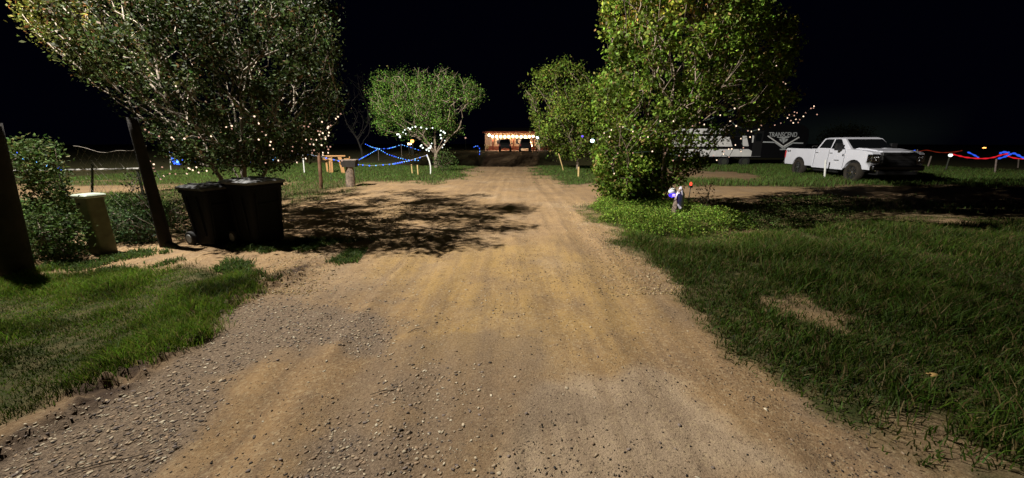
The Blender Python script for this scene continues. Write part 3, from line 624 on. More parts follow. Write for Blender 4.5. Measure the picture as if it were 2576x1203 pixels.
# wheeled bins, local frame: +x = front of the bin, hinge and wheels at -x
def make_bin(loc, rz, label, w_=.58, d_=.70, h_=1.0, lidm='binlid2'):
    t = empty('wheeled_bin', loc, rz, label, 'bin', 'wheeled bins by the driveway'); bm = B()
    rings = [rrect(d_/2-.13, w_/2-.06, .05, .03, -.02), rrect(d_/2-.10, w_/2-.045, .06, .06, -.02), rrect(d_/2-.085, w_/2-.04, .06, .35, -.015), rrect(d_/2-.04, w_/2-.01, .05, h_-.10), rrect(d_/2-.04, w_/2-.01, .05, h_-.09), rrect(d_/2-.01, w_/2+.012, .05, h_-.085), rrect(d_/2-.01, w_/2+.012, .05, h_-.035)]
    loft(bm, rings); obj('body', bm, M['bin'], t)
    bm = B()   # raised ribs down the front and the sides
    for y in (-.19, .19): box(bm, (d_/2-.058, y, .55), (.02, .022, .72), Matrix.Rotation(R(4), 3, 'Y'))
    for x in (-.15, .12):
        for s in (-1, 1): box(bm, (x, s*(w_/2-.018), .52), (.022, .022, .66), Matrix.Rotation(R(-3*s), 3, 'X'))
    box(bm, (d_/2-.05, 0, .72), (.024, .34, .022)); obj('rib_moulding', bm, M['bin'], t, bev=.004)
    bm = B()
    loft(bm, [rrect(d_/2+.015, w_/2+.03, .05, h_-.03, .005), rrect(d_/2+.02, w_/2+.034, .05, h_+.008, .005), rrect(d_/2-.02, w_/2-.01, .06, h_+.03, .0), rrect(d_/2-.08, w_/2-.07, .06, h_+.045, -.01)])
    lid = obj('lid', bm, M[lidm], t, bev=.006)
    bm = B()
    for y in (-.14, .14): box(bm, (-.02, y, h_+.052), (d_*.72, .045, .022))
    box(bm, (d_/2-.10, 0, h_+.045), (.05, w_*.7, .02)); obj('lid_ridge', bm, M[lidm], lid, bev=.006)
    bm = B(); cyl(bm, (-d_/2-.045, -w_/2+.06, h_-.02), (-d_/2-.045, w_/2-.06, h_-.02), .016, n=10)
    for y in (-.2, 0, .2): box(bm, (-d_/2-.015, y, h_-.02), (.07, .03, .04))
    obj('handle', bm, M['bin'], t, bev=.004)
    for s in (-1, 1):
        wh = empty('wheel', (-d_/2+.06, s*(w_/2-.02), .12)); wh.parent = t
        bm = B(); cyl(bm, (0, -.03, 0), (0, .03, 0), .12, n=24); obj('tyre', bm, M['rubber'], wh, bev=.012)
        bm = B(); cyl(bm, (0, -.036, 0), (0, .036, 0), .075, n=16); obj('hub', bm, M['wheelgrey'], wh, bev=.008)
    bm = B(); cyl(bm, (-d_/2+.06, -w_/2+.02, .12), (-d_/2+.06, w_/2-.02, .12), .014, n=8); obj('axle', bm, M['steelpost'], t)
    return t
bb1 = gpt(542, 617); bb2 = gpt(648, 614)
make_bin(bb1+Vector((-.02, .14, 0)), R(-22), 'black wheeled bin nearer the leaning post, its grey wheel showing', h_=.99)
make_bin(bb2+Vector((.0, .14, 0)), R(-24), 'taller black wheeled bin with a scuffed grey lid nearer the road', w_=.60, d_=.76, h_=1.075, lidm='binlid')
# brown fence post, thin rods and the stump with a dark box on it
pbm, ptm = post_px(808, 476, 802, 384)
rough_post('brown_fence_post', pbm-Vector((0,0,.1)), ptm, .065, .06, mat('brown_post', (.20,.10,.055), .9, var=.5, scale=8, bump=.4), 'brown wooden post in front of the lumber frame', 'post', seed=9, amp=.04)
for i, (x_, l_) in enumerate(((833, 'thin dark rod standing just right of the brown wooden post'), (893, 'thin dark rod standing just right of the log stump'))):
    q, qt = post_px(x_, 458, x_-1, 408); tube_obj('fence_rod', [([(0,0,-.1), tuple((qt-q)/2), tuple(qt-q)], [.012]*3)], M['steelpost'], None, 6).location = q
    tag(bpy.context.scene.objects[-1] if False else [o for o in col.objects if o.name.startswith('fence_rod')][-1], l_, 'rod', 'thin rods by the stump')
sb = gpt(882, 470); st_ = P(880, 416, sb.y)
sr = rough_post('log_stump', sb-Vector((0,0,.08)), st_,   .16, .13, M['log'], 'rough upright log stump carrying a dark tray', 'stump', seed=12, amp=.22, n=22, k=14)
bl = gpt(882, 470); s_ = bl.y
tray = empty('planter_tray', (st_.x, st_.y, st_.z), R(6), 'dark box tray with a pale rim on top of the log stump', 'tray')
bm = B(); loft(bm, [rrect(.26, .18, .03, -.06), rrect(.30, .22, .03, .20)]); obj('box', bm, M['dimbark'], tray)
bm = B()
for dx, dy, sx_, sy_ in ((0, .2, .62, .05), (0, -.2, .62, .05), (.29, 0, .05, .36), (-.29, 0, .05, .36)): box(bm, (dx, dy, .21), (sx_, sy_, .035))
obj('rim', bm, M['greywood'], tray, bev=.004)
bm = B(); box(bm, (-.08, -.02, .25), (.20, .05, .04)); box(bm, (.02, .02, .29), (.03, .05, .1)); obj('wood_offcut', bm, M['freshwood'], tray)
fl = gpt(848, 436)
fr_ = empty('lumber_frame', fl, R(8), 'fresh yellow lumber frame of two broad legs under a beam', 'frame')
bm = B(); box(bm, (0, 0, .98), (1.15, .16, .07)); obj('beam', bm, M['freshwood'], fr_, bev=.006)
for x, t_ in ((-.28, 3), (.30, -7)):
    bm = B(); box(bm, (x, 0, .45), (.20, .06, 1.0), Matrix.Rotation(R(t_), 3, 'Y')); obj('leg', bm, M['freshwood'], fr_, bev=.005)
bm = B(); box(bm, (-.62, .35, .42), (.10, .06, .9)); obj('leg', bm, M['freshwood'], fr_)
bm = B(); box(bm, (-.5, .2, .80), (.5, .05, .09), Matrix.Rotation(R(30), 3, 'Z')); obj('brace', bm, M['freshwood'], fr_)
bm = B(); box(bm, (.62, .1, .12), (.08, .06, .35)); obj('leg', bm, M['freshwood'], fr_)
# ------------------------------------------------------------------ STAKES
def stake(name, bx, by, tx, ty, r, m, label, group=None, bend=0, cat='stake'):
    b, t = post_px(bx, by, tx, ty); d = t-b; n = 7; pts = []
    for i in range(n): u = i/(n-1); pts.append(tuple(d*u+Vector((bend*math.sin(math.pi*u), 0, -.08*(i == 0)))))
    V_, Q_ = tubes([(pts, [r]*n)], 8); k = len(V_); bm = B(); vs = [bm.verts.new(v) for v in V_]
    for q in Q_: bm.faces.new([vs[j] for j in q])
    bm.faces.new(vs[-8:]); o = obj(name, bm, M[m]); o.location = b; return tag(o, label, cat, group)
gs = 'stakes holding the light strings'
SA = stake('white_stake', 766, 437, 761, 381, .028, 'whitepaint', 'straight white stake on the lawn left of the lumber frame', gs)
SB = stake('white_stake', 1083, 440, 1073.5, 389, .035, 'whitepaint', 'bowed white stake at the right end of the near blue string', gs, bend=.09)
SC = stake('white_stake', 430, 430, 426, 373, .022, 'whitepaint', 'thin white stake with tangled blue lights right of the leaning post', gs)
SD = stake('thin_stake', 952.7, 404, 951.6, 373, .02, 'greywood', 'thin grey stake where the far blue strings cross', gs)
SE = stake('thin_stake', 1011, 400, 1009, 362, .02, 'greywood', 'faint thin stake in the dark right of the crossing blue strings', gs)
stake('wooden_stake', 1037.5, 439, 1035, 414, .035, 'stakewood', 'shorter left one of the two yellow wooden stakes on the lawn', 'yellow wooden stakes')
stake('wooden_stake', 1052, 442, 1050, 415, .035, 'stakewood', 'right one of the two yellow wooden stakes beside the bowed white stake', 'yellow wooden stakes')
stake('wooden_stake', 1455, 446, 1456, 420, .045, 'stakewood', 'short upright pale stake in the grass left of the huge right tree', 'yellow wooden stakes')
stake('wooden_stake', 1418, 431, 1405, 386, .03, 'stakewood', 'long leaning yellow stake beside the pale forked trunk', 'yellow wooden stakes')
stake('white_stake', 2074, 452, 2077, 402, .04, 'whitepaint', 'white stake in the tall grass before the white truck door', gs)
stake('thin_stake', 2333, 423, 2343, 393, .045, 'greywood', 'leaning pale stake right of the white truck shadow', gs)
SG = stake('thin_stake', 2502, 440, 2507, 400, .035, 'greywood', 'upright stake under the red rope light near the right edge', gs)
stake('thin_stake', 2561, 422, 2563, 398, .035, 'greywood', 'farthest stake at the right edge under the blue rope light', gs)
SH = stake('thin_stake', 2306, 424, 2308, 376, .03, 'greywood', 'dim stake at the nose of the white truck', gs)
# ------------------------------------------------------------------ STRING LIGHTS
def ico_mesh(name, r, m, sub=1, sz=1.0):
    bm = B(); bmesh.ops.create_icosphere(bm, subdivisions=sub, radius=r); bmesh.ops.scale(bm, vec=(1, 1, sz), verts=bm.verts)
    me = bpy.data.meshes.new(name); bm.to_mesh(me); bm.free(); me.materials.append(m); return me
def strand(name, pts, label, group, bulbs, bm_, m_cord='cable', cord=.006, sag=0.0, cat='string lights', jit=0.0):
    """pts: control points; bulbs: explicit points or a spacing in metres; bm_: list of bulb meshes"""
    pts = [Vector(p) for p in pts]; o0 = pts[0].copy(); root = empty(name, o0, 0, label, cat, group)
    fine = []
    for a, b in zip(pts[:-1], pts[1:]):
        n = max(2, int((b-a).length/.15))
        for i in range(n): u = i/n; p = a.lerp(b, u); p.z -= sag*4*u*(1-u); fine.append(p)
    fine.append(pts[-1])
    tube_obj('cord', [([tuple(p-o0) for p in fine], [cord]*len(fine))], M[m_cord], root, 5)
    rs = random.Random(len(label)*7+len(pts)); pos = []
    if isinstance(bulbs, (int, float)):
        acc = 0; nxt = bulbs*.5
        for a, b in zip(fine[:-1], fine[1:]):
            l = (b-a).length
            while acc+l > nxt: pos.append(a.lerp(b, (nxt-acc)/l)+Vector((rs.uniform(-jit, jit), rs.uniform(-jit, jit), rs.uniform(-jit, jit)-.01))); nxt += bulbs*rs.uniform(.75, 1.3)
            acc += l
    else: pos = [Vector(p) for p in bulbs]
    for p in pos[:100]:
        b = bpy.data.objects.new('bulb', rs.choice(bm_)); col.objects.link(b); b.parent = root; b.location = p-o0
    return root
bw = [ico_mesh('bulb', .015, M['e_warm']), ico_mesh('bulb', .014, M['e_warmdim']), ico_mesh('bulb', .012, M['e_warm'], sz=1.3), ico_mesh('bulb', .014, M['e_warmdim'])]
bW = [ico_mesh('bulb', .05, M['e_white']), ico_mesh('bulb', .06, M['e_white']), ico_mesh('bulb', .04, M['e_white'])]
bB = [ico_mesh('bulb', .042, M['e_blue']), ico_mesh('bulb', .034, M['e_ice']), ico_mesh('bulb', .03, M['e_blue'])]
bBn = [ico_mesh('bulb', .045, M['e_blue']), ico_mesh('bulb', .03, M['e_ice']), ico_mesh('bulb', .038, M['e_blue'])]
bF = [ico_mesh('bulb', .05, M['e_blue']), ico_mesh('bulb', .042, M['e_ice'])]
gw = 'warm light strings in the large left tree'
def tstrand(px, Y, label, group, name='string_lights', meshes=bw, dY=.35, dup=.5, jitpx=9):
    rs = random.Random(len(label)); pts = [P(x, y, Y+rs.uniform(-dY, dY)) for x, y in px]
    bl_ = list(pts)
    for a, b in zip(pts[:-1], pts[1:]):
        n = int((b-a).length/.16)
        for i in range(1, n):
            if rs.random() < dup: bl_.append(a.lerp(b, i/n)+Vector((rs.gauss(0, .05), rs.gauss(0, .1), rs.gauss(0, .06))))
    return strand(name, pts, label, group, bl_, meshes)
tstrand([(343,326),(375,333),(400,343),(437,350),(464,349),(500,346),(531,343),(556,327),(583,317),(605,297),(640,293)], 6.5, 'warm light string rising along the lower left branches of the large left tree', gw)
tstrand([(640,293),(660,331),(669,340),(681,357),(687,375),(668,410),(700,404),(747,409),(769,399)], 6.6, 'warm light string dropping down the stems above the scuffed bin lid', gw)
tstrand([(857,287),(845,299),(832,316),(824,320),(812,335),(808,349),(796,352),(823,369),(780,363),(770,352),(790,378),(812,390),(826,376),(818,345),(800,330),(780,312)], 6.8, 'thick cluster of warm lights hanging at the right edge of the large left tree', gw, dup=1.0)
tstrand([(377,406),(386,423),(390,431),(404,451),(412,443),(427,437),(441,438),(470,437),(478,425),(494,421),(500,434),(520,430)], 6.6, 'low warm light string hanging over the lawn beside the leaning post', gw, dup=.6)
tstrand([(700,350),(728,330),(765,318),(745,355),(735,380),(760,372),(785,385),(860,405)], 7.3, 'dim warm light string deep inside the large left tree', gw, meshes=bw[1:2]+bw[3:], dup=.6)
g4 = 'warm light strings in the huge right tree'
tstrand([(1520,335),(1538,327),(1567,320),(1592,331),(1596,315),(1611,346),(1630,345),(1648,330),(1661,305),(1694,305)], 7.35, 'warm light string across the left front of the huge right tree', g4, dup=.25)
tstrand([(1694,305),(1742,317),(1760,309),(1812,290),(1848,273),(1837,305),(1852,317),(1890,331),(1909,326),(1915,316)], 7.6, 'warm light string across the right front of the huge right tree', g4, dup=.35)
tstrand([(1554,386),(1544,399),(1538,412),(1541,423),(1545,437)], 7.45, 'vertical run of warm lights at the lower left of the huge right tree', g4, dup=.3)
tstrand([(1592,385),(1641,381),(1673,385),(1708,392),(1693,404),(1720,402)], 7.4, 'short warm light string low in the front of the huge right tree', g4, dup=.2)
tstrand([(1956,136),(1954,149),(1953,166),(1976,211),(1974,224),(1967,236),(1974,271),(1981,297)], 9.2, 'warm light string hanging down the right outline of the huge right tree', g4, dup=.15)
tstrand([(1949,315),(1964,310),(1981,297),(1998,291),(2002,300),(2005,284),(2012,301),(2021,293),(2027,284),(2040,273),(2046,272)], 9.0, 'warm light string reaching out above the black camper front', g4, dup=.35)
tstrand([(1887,345),(1864,349),(1870,372),(1864,381),(1850,365),(1834,395),(1820,388),(1803,403),(1795,392)], 8.2, 'warm light string hanging in front of the white side of the camper', g4, dup=.5)
Y2 = T2[1]-1.6
tstrand([(1003,338),(1006,345),(1014,333),(1027,322),(1045,319),(1073,324),(1088,322),(1109,329),(1119,335),(1108,340),(1119,354),(1117,364),(1113,371)], Y2, 'white light string looped under the crown of the round tree', 'white light strings on the round tree', meshes=bW, dup=.5)
tstrand([(1058,368),(1064,372),(1073,377),(1079,380),(1086,361)], Y2, 'white light string at the lower branches of the round tree', 'white light strings on the round tree', meshes=bW, dup=.9)
gb = 'blue light strings on the lawn'
topA = P(761.5, 386, gpt(766, 437).y); topB = P(1074, 391, gpt(1083, 440).y); Ya = topA.y
strand('blue_string_lights', [P(668,409,Ya+.3), P(690,401,Ya+.2), P(722,393,Ya), topA, P(800,393,Ya), P(850,404,Ya), P(890,413,Ya), P(935,417,Ya+.5), P(985,413,Ya+1.2), P(1030,404,topB.y-.4), topB], 'near blue light string sagging from the straight white stake to the bowed white stake', gb, .34, bBn, 'paleline', .012)
c1 = P(952, 374, gpt(952.7, 404).y); c2 = P(1010, 364, gpt(1011, 400).y)
strand('blue_string_lights', [P(918,362,c1.y+3), P(935,370,c1.y+1.5), c1, P(975,374,c1.y), P(995,369,c2.y), c2, P(1030,370,c2.y+1), P(1058,379,c2.y+1.5)], 'farthest blue light string crossing the top of the thin grey stake', gb, .42, bF, 'e_cord', .014)
strand('blue_string_lights', [P(897,405,c1.y-5), P(915,395,c1.y-3), P(932,386,c1.y-1.5), c1, P(975,388,c1.y-.8), P(1000,396,c1.y-1.5), P(1022,402,c1.y-2), P(1055,404,c1.y-1)], 'blue light string forming the peak over the thin grey stake', gb, .3, bF, 'e_cord', .014)
strand('blue_string_lights', [P(427,375,12.5), P(431,400,12.5), P(433,408,12.5), P(443,404,12.6), P(455,408,12.4), P(440,411,12.5), P(462,401,12.6), P(492,405,12.8), P(470,398,12.6)], 'tangled blue light string heaped at the thin white stake', gb, .1, bBn, 'paleline', .008, jit=.05)
strand('blue_string_lights', [P(455,398,10), P(492,394,10), P(530,398,10), P(600,410,10), P(668,409,10.5), P(719,377,10)], 'blue lights showing through the stems of the large left tree', gb, .75, bBn, 'cable', .006)
strand('blue_string_lights', [P(20,380,8), P(40,388,8), P(78,403,8), P(122,417,8), P(180,428,8)], 'blue light string glimpsed behind the climbing bush at the left', gb, .22, bBn[:2], 'cable', .006, jit=.02)
strand('blue_string_lights', [P(1190,371,45), P(1200,366,45), P(1206,372,45), P(1207,382,45), P(1206,390,45)], 'blue light string drooping in the dark left of the house', gb, .28, bF, 'e_cord', .02)
ry = gpt(2502, 440).y; ry2 = gpt(2333, 423).y
gr_ = 'rope lights at the right'
def rope(pts, m, label, r=.03):
    pts = [Vector(p) for p in pts]; f_ = []
    for i in range(len(pts)-1):
        for k in range(6):
            u = k/6; p0 = pts[max(i-1, 0)]; p1, p2 = pts[i], pts[i+1]; p3 = pts[min(i+2, len(pts)-1)]
            f_.append(.5*((2*p1)+(-p0+p2)*u+(2*p0-5*p1+4*p2-p3)*u*u+(-p0+3*p1-3*p2+p3)*u**3))
    f_.append(pts[-1]); o0 = pts[0].copy()
    V_, Q_ = tubes([([tuple(p-o0) for p in f_], [r*(1+.35*math.sin(i*1.1)) for i in range(len(f_))])], 6)
    o = np_mesh('rope_light', V_, Q_, M[m], smooth=True); o.location = o0; tag(o, label, 'rope light', gr_)
rope([P(2283,383,ry2), P(2305,383,ry2), P(2330,378,ry2+1), P(2357,383,ry2), P(2380,384,ry2), P(2405,382,ry2), P(2420,379,ry2)], 'e_dimred', 'dim red rope light from the truck nose past the leaning stake', .022)
rope([P(2395,388,ry+2), P(2412,392,ry+1.5), P(2430,396,ry+1), P(2455,398.5,ry), P(2478,399,ry), P(2500,396,ry), P(2515,391,ry), P(2534,387,ry)], 'e_red', 'bright red rope light sagging between stakes at the right', .032)
rope([P(2532,391,ry), P(2548,397,ry), P(2576,400,ry), P(2620,398,ry)], 'e_red', 'short red rope light ending at the right edge of the picture', .028)
rope([P(2283,384,ry2+1), P(2290,382,ry2+1), P(2302,378,ry2+1)], 'e_rblue', 'short blue rope light beside the nose of the white truck', .03)
rope([P(2435,383,ry), P(2450,390,ry), P(2461,396,ry)], 'e_rblue', 'short slanting blue rope light above the bright red one', .03)
rope([P(2512,399,ry-1), P(2526,395,ry-1), P(2540,389,ry-1), P(2550,386,ry-1), P(2562,391,ry-1), P(2580,398,ry-1), P(2640,404,ry-1)], 'e_rblue', 'long blue rope light peaking near the right edge', .04)
rope([P(2516,386,ry+1), P(2524,383,ry+1), P(2537,384,ry+1)], 'e_rblue', 'small blue glow above the peak of the long blue rope light', .05)
def lamp_small(name, p, r, m, label, cat='lamp', group=None, pole=True):
    root = empty(name, p, 0, label, cat, group); bm = B(); bmesh.ops.create_icosphere(bm, subdivisions=2, radius=r); obj('globe', bm, M[m], root, True)
    bm = B(); cyl(bm, (0, 0, r*.7), (0, 0, r*1.5), r*.8, r*.4, n=10); obj('cap', bm, M['steelpost'], root)
    if pole:
        bm = B(); cyl(bm, (0, .03, gz(p.x, p.y)-p.z), (0, .03, r), r*.35, n=8); obj('pole', bm, M['steelpost'], root)
    return root
lamp_small('white_lamp', P(2391.5, 390.5, ry+2), .10, 'e_white', 'small white lamp at the left end of the bright red rope light')
lamp_small('distant_lamp', P(2476, 373, 90), .30, 'e_orange', 'lone orange lamp far away at the right above the rope lights')
gl = 'distant lamps behind the round tree'
lamp_small('porch_lamp', P(1037, 355, 48), .22, 'e_orange', 'brightest orange lamp seen under the round tree crown', group=gl)
lamp_small('porch_lamp', P(1028, 362, 48), .13, 'e_porch', 'lower left orange lamp seen under the round tree crown', group=gl)
lamp_small('porch_lamp', P(1033, 362, 48), .12, 'e_porch', 'small lamp right beside the lower left orange lamp', group=gl)
lamp_small('distant_lamp', P(1171, 347, 80), .18, 'e_warmdim', 'tiny warm lamp in the dark left of the house')
lamp_small('blue_white_lamp', P(1490, 354, 17), .085, 'e_cool', 'bright blue-white lamp behind the leafy tree', pole=False)
lamp_small('violet_lamp', P(1465, 343, 18), .05, 'e_purple', 'tiny violet lamp left of the bright blue-white lamp', pole=False)
# ------------------------------------------------------------------ LOG POST WITH CLOTH AND LANTERN
lb = gpt(1692, 548); lt = P(1712, 476, lb.y)
rough_post('log_post', lb-Vector((0,0,.05)), lt, .075, .06, M['log'], 'leaning pale log post at the foot of the huge right tree', 'post', seed=21, amp=.16, k=12)
cr = Vector(lt); V_ = []
bm = B(); rings = []
for i in range(9):
    t = i/8; rr_ = .02+.062*min(1, t*2.6)+.012*t; z = .06-.46*t
    rings.append([(math.cos(a)*rr_*(1+.16*math.sin(4*a+t*3)+.1*math.sin(7*a))*(1.15 if math.cos(a) > 0 else .9), math.sin(a)*rr_*(1+.12*math.sin(5*a+1)), z-(.05*math.sin(3*a) if i == 8 else 0)-.12*t*math.cos(a)*0) for a in [2*math.pi*j/20 for j in range(20)]])
loft(bm, rings, cap=False); bm.faces.new([v for v in bm.verts][:20]); o = obj('draped_cloth', bm, M['cloth'], smooth=True); o.location = cr; tag(o, 'pale cloth draped over the leaning log post', 'cloth')
lc = P(1691, 487, lb.y-.12); lr = empty('solar_lantern', lc, 0, 'blue glowing lantern with a white cap hanging on the log post', 'lantern')
bm = B(); bmesh.ops.create_uvsphere(bm, u_segments=16, v_segments=10, radius=.075); bmesh.ops.scale(bm, vec=(1.2, 1, 1.0), verts=bm.verts); bmesh.ops.translate(bm, vec=(0, 0, .05), verts=bm.verts); obj('white_cap', bm, M['white'], lr, True)
bm = B(); bmesh.ops.create_uvsphere(bm, u_segments=16, v_segments=10, radius=.07); bmesh.ops.scale(bm, vec=(1.1, 1, .75), verts=bm.verts); bmesh.ops.translate(bm, vec=(0, -.012, -.035), verts=bm.verts); obj('globe', bm, M['e_bluelamp'], lr, True)
bm = B(); box(bm, (0, -.088, -.015), (.06, .01, .018)); box(bm, (0, -.086, -.045), (.065, .01, .015)); obj('light_strip', bm, M['e_violetcore'], lr)
bm = B(); cyl(bm, (0, 0, .1), (.09, .05, .12), .01, n=8); obj('hook', bm, M['steelpost'], lr)
for nm, l_, c_, e_ in (('lantern_light', lc+Vector((0,-.14,-.03)), (.14,.1,1), .14),):
    d_ = bpy.data.lights.new(nm, 'POINT'); d_.energy = e_; d_.color = c_; d_.shadow_soft_size = .05; o = bpy.data.objects.new(nm, d_); col.objects.link(o); o.location = l_
rl = P(1738, 463, 9.1); rr_ = empty('red_signal_lamp', (rl.x, rl.y, rl.z), 0, 'small red glowing lamp on a thin stick right of the draped cloth', 'lamp')
bm = B(); bmesh.ops.create_uvsphere(bm, u_segments=12, v_segments=8, radius=.036); bmesh.ops.scale(bm, vec=(.8, .8, 1.35), verts=bm.verts); obj('globe', bm, M['e_redlamp'], rr_, True)
bm = B(); cyl(bm, (0, 0, -.09), (0, 0, -.04), .05, n=10); cyl(bm, (0, 0, -rl.z), (0, 0, -.08), .01, n=6); obj('stand', bm, M['steelpost'], rr_)
# small dry husk on the right grass, twigs on the road
q = gpt(2337, 975); bm = B(); bmesh.ops.create_icosphere(bm, subdivisions=3, radius=.026)
for v in bm.verts: v.co *= 1+.15*math.sin(v.co.x*70)*math.cos(v.co.y*60)
bmesh.ops.scale(bm, vec=(1.25, .9, .6), verts=bm.verts); cyl(bm, (-.022, 0, .008), (-.045, .006, .012), .008, .004, n=7)
o = obj('dry_husk', bm, M['leafdry'], smooth=True); o.location = q+Vector((0, 0, .10)); tag(o, 'pale orange dried husk lying in the dark right grass', 'husk')
for (x_, y_, dx, dy), l_ in (((965, 990, .085, .03), 'longer dark twig lying on the tan driveway'), ((1045, 832, .06, .05), 'small dark twig on the driveway up the road from the longer one'), ((270, 1172, .16, .07), 'dark twig on the gravel in the near left corner')):
    q = gpt(x_, y_); z_ = float(surf([q.x], [q.y])[0][0])
    V_, Q_ = tubes([([(-dx, -dy, .006), (0, .01, .014), (dx*.5, dy*.4, .011), (dx, dy, .008)], [.002, .0035, .003, .002])], 5)
    o = np_mesh('twig', V_, Q_, M['darkbark']); o.location = (q.x, q.y, z_); tag(o, l_, 'twig', 'twigs on the driveway')
# ------------------------------------------------------------------ HOUSE
HY = 63.0; hz = .5
hx0 = P(1226, 370, HY).x; hx1 = P(1405, 370, HY).x
hr = empty('house', ((hx0+hx1)/2, HY, hz), 0, 'low single-storey house with a warmly lit porch at the end of the driveway', 'house'); ho = hr.location
def hX(c): return P((1780+c/4.8125)/1.4907, 370, HY).x-ho.x
W2 = (hx1-hx0)/2
bm = B(); box(bm, (0, 4, 1.5), (2*W2, 8, 3.0)); obj('wall', bm, M['housewall'], hr)
bm = B(); loft(bm, [[(-W2-.6,-2.05,2.98),(W2+.6,-2.05,2.98),(W2+.6,9,2.98),(-W2-.6,9,2.98)],[(-W2+1,3.3,3.75),(W2-1,3.3,3.75),(W2-1,3.7,3.75),(-W2+1,3.7,3.75)]]); obj('roof', bm, M['houseroof'], hr)
bm = B(); box(bm, (0, -1.95, 2.86), (2*W2+1.2, .14, .26)); obj('fascia', bm, M['housered'], hr)
bm = B(); box(bm, (0, -.06, .35), (2*W2-.1, .12, .7)); obj('base_band', bm, M['housered'], hr)
bm = B(); box(bm, (hX(270), -.05, 1.5), (1.5, .1, 2.9)); obj('stone_panel', bm, M['greywood'], hr)
for c in (338, 700, 1052, 1250):
    bm = B(); box(bm, (hX(c), -1.75, 1.4), (.22, .22, 2.8)); obj('porch_post', bm, M['housered'], hr)
def hwin(c0, c1, z0, z1, m, nm='window', f='housewhite'):
    a, b = hX(c0), hX(c1); bm = B(); box(bm, ((a+b)/2, -.16, (z0+z1)/2), (b-a, .08, z1-z0)); o = obj(nm, bm, M[f], hr)
    bm = B(); box(bm, ((a+b)/2, -.21, (z0+z1)/2), (b-a-.16, .02, z1-z0-.16)); obj('pane', bm, M[m], o)
hwin(805, 1000, .05, 2.35, 'housewhite', 'garage_door'); hwin(395, 470, 1.0, 2.0, 'housewin'); hwin(735, 790, 1.0, 2.0, 'housewin'); hwin(1100, 1180, .05, 2.3, 'housewhite', 'door')
bm = B(); box(bm, (0, -2.2, -.04), (2*W2+.6, 4.6, .16)); obj('porch_slab', bm, M['slab'], hr)
# shrubs and pots on the porch
for i, (c, s, l_) in enumerate(((245, .45, 'pale potted plant at the left end of the porch'), (1100, .3, 'low planter at the right end of the porch'))):
    pr_ = empty('potted_plant', (hX(c)+ho.x, HY-2.6, hz+.04), 0, l_, 'plant'); bm = B(); cyl(bm, (0,0,0), (0,0,.3), .16, .22, 12); obj('pot', bm, M['housered'], pr_)
    v, f, c_, _ = leafcloud(np.array([[rng.normal()*.15, rng.normal()*.15, .35+rng.random()*s] for _ in range(25)]), 6, .08, .14, (.3,.3,.15)); np_mesh('foliage', v, f, M['leaf'], pr_, cols=c_)
pbs = [(262,277,1.5),(325,300,1.15),(397,303,1),(470,303,1),(545,305,1),(617,303,1),(690,297,1),(762,303,1),(838,305,1),(912,305,1),(985,303,1),(1055,295,1)]
mb = ico_mesh('bulb', .21, M['e_porch'], 2)
PX = lambda c, d: P((1780+c)/1.4907, d, HY-2.3)
pp = [P((1780+a/4.8125)/1.4907, (450+b/4.8125)/1.4907, HY-2.3) for a, b, s in pbs]
strand('porch_string_lights', pp, 'row of large warm bulbs strung along the house porch roof', None, pp, [mb], 'cable', .02)
for i, p in enumerate(pp):
    if i % 2 == 0 or i == 1:
        d_ = bpy.data.lights.new('porch_bulb_light', 'POINT'); d_.energy = 58; d_.color = (1, .66, .40); d_.shadow_soft_size = .17; o = bpy.data.objects.new('porch_bulb_light', d_); col.objects.link(o); o.location = p+Vector((0, .3, -.32))
p_ = P(1352, 346, HY-2.6); o = lamp_small('floodlight', p_, .24, 'e_cool', 'cool white floodlight at the right end of the house porch', pole=False)
for pts_, l_ in (([(500,375),(600,372),(620,390),(635,420)], 'small warm lights behind the left parked car'), ([(940,335),(1010,410),(1022,440),(1030,468)], 'small warm lights behind the right parked car')):
    q_ = [P((1780+a/4.8125)/1.4907, (450+b/4.8125)/1.4907, HY-1.2) for a, b in pts_]
    strand('small_porch_lights', q_, l_, 'small porch light strings', q_, [ico_mesh('bulb', .11, M['e_porch'], 1)], 'cable', .01)
# two cars parked before the house, seen from behind
def parked_car(loc, rz, W_, L_, H_, label, pickup=False):
    t = empty('parked_car', loc, rz, label, 'car', 'dark cars parked in front of the house'); bm = B(); h = W_/2
    loft(bm, [rrect(L_/2, h-.02, .2, .45), rrect(L_/2, h, .2, .7), rrect(L_/2-.02, h-.02, .2, 1.0), rrect(L_/2-.1, h-.08, .2, 1.06)]); obj('body', bm, M['carblack'], t)
    bm = B(); loft(bm, [rrect(L_*.36, h-.1, .15, 1.05, -.3), rrect(L_*.32, h-.2, .15, H_-.12, -.35), rrect(L_*.28, h-.32, .12, H_, -.35)]); cb = obj('cabin', bm, M['carblack'], t)
    bm = B(); box(bm, (-L_*.36-.27, 0, (1.1+H_)/2), (.03, W_*.62, (H_-1.1)*.6), Matrix.Rotation(R(10), 3, 'Y')); obj('rear_window', bm, M['glass'], cb)
    for s in (-1, 1):
        bm = B(); box(bm, (-L_/2-.01, s*(h-.14), .92), (.04, .16, .3)); obj('tail_lamp', bm, M['redlens'], t)
        bm = B(); box(bm, (L_*.14, s*(h+.1), 1.13), (.12, .2, .16)); obj('mirror', bm, M['carblack'], t)
        for x in (-L_*.3, L_*.3):
            wh = empty('wheel', (x, s*(h-.12), .36)); wh.parent = t
            bm = B(); cyl(bm, (0, -.12, 0), (0, .12, 0), .36, n=20); obj('tyre', bm, M['rubber'], wh)
            bm = B(); cyl(bm, (0, -.13, 0), (0, .13, 0), .2, n=12); obj('rim', bm, M['steelpost'], wh)
    bm = B(); box(bm, (-L_/2-.05, 0, .55), (.12, W_-.1, .2)); obj('bumper', bm, M['carblack'], t, bev=.03)
    return t
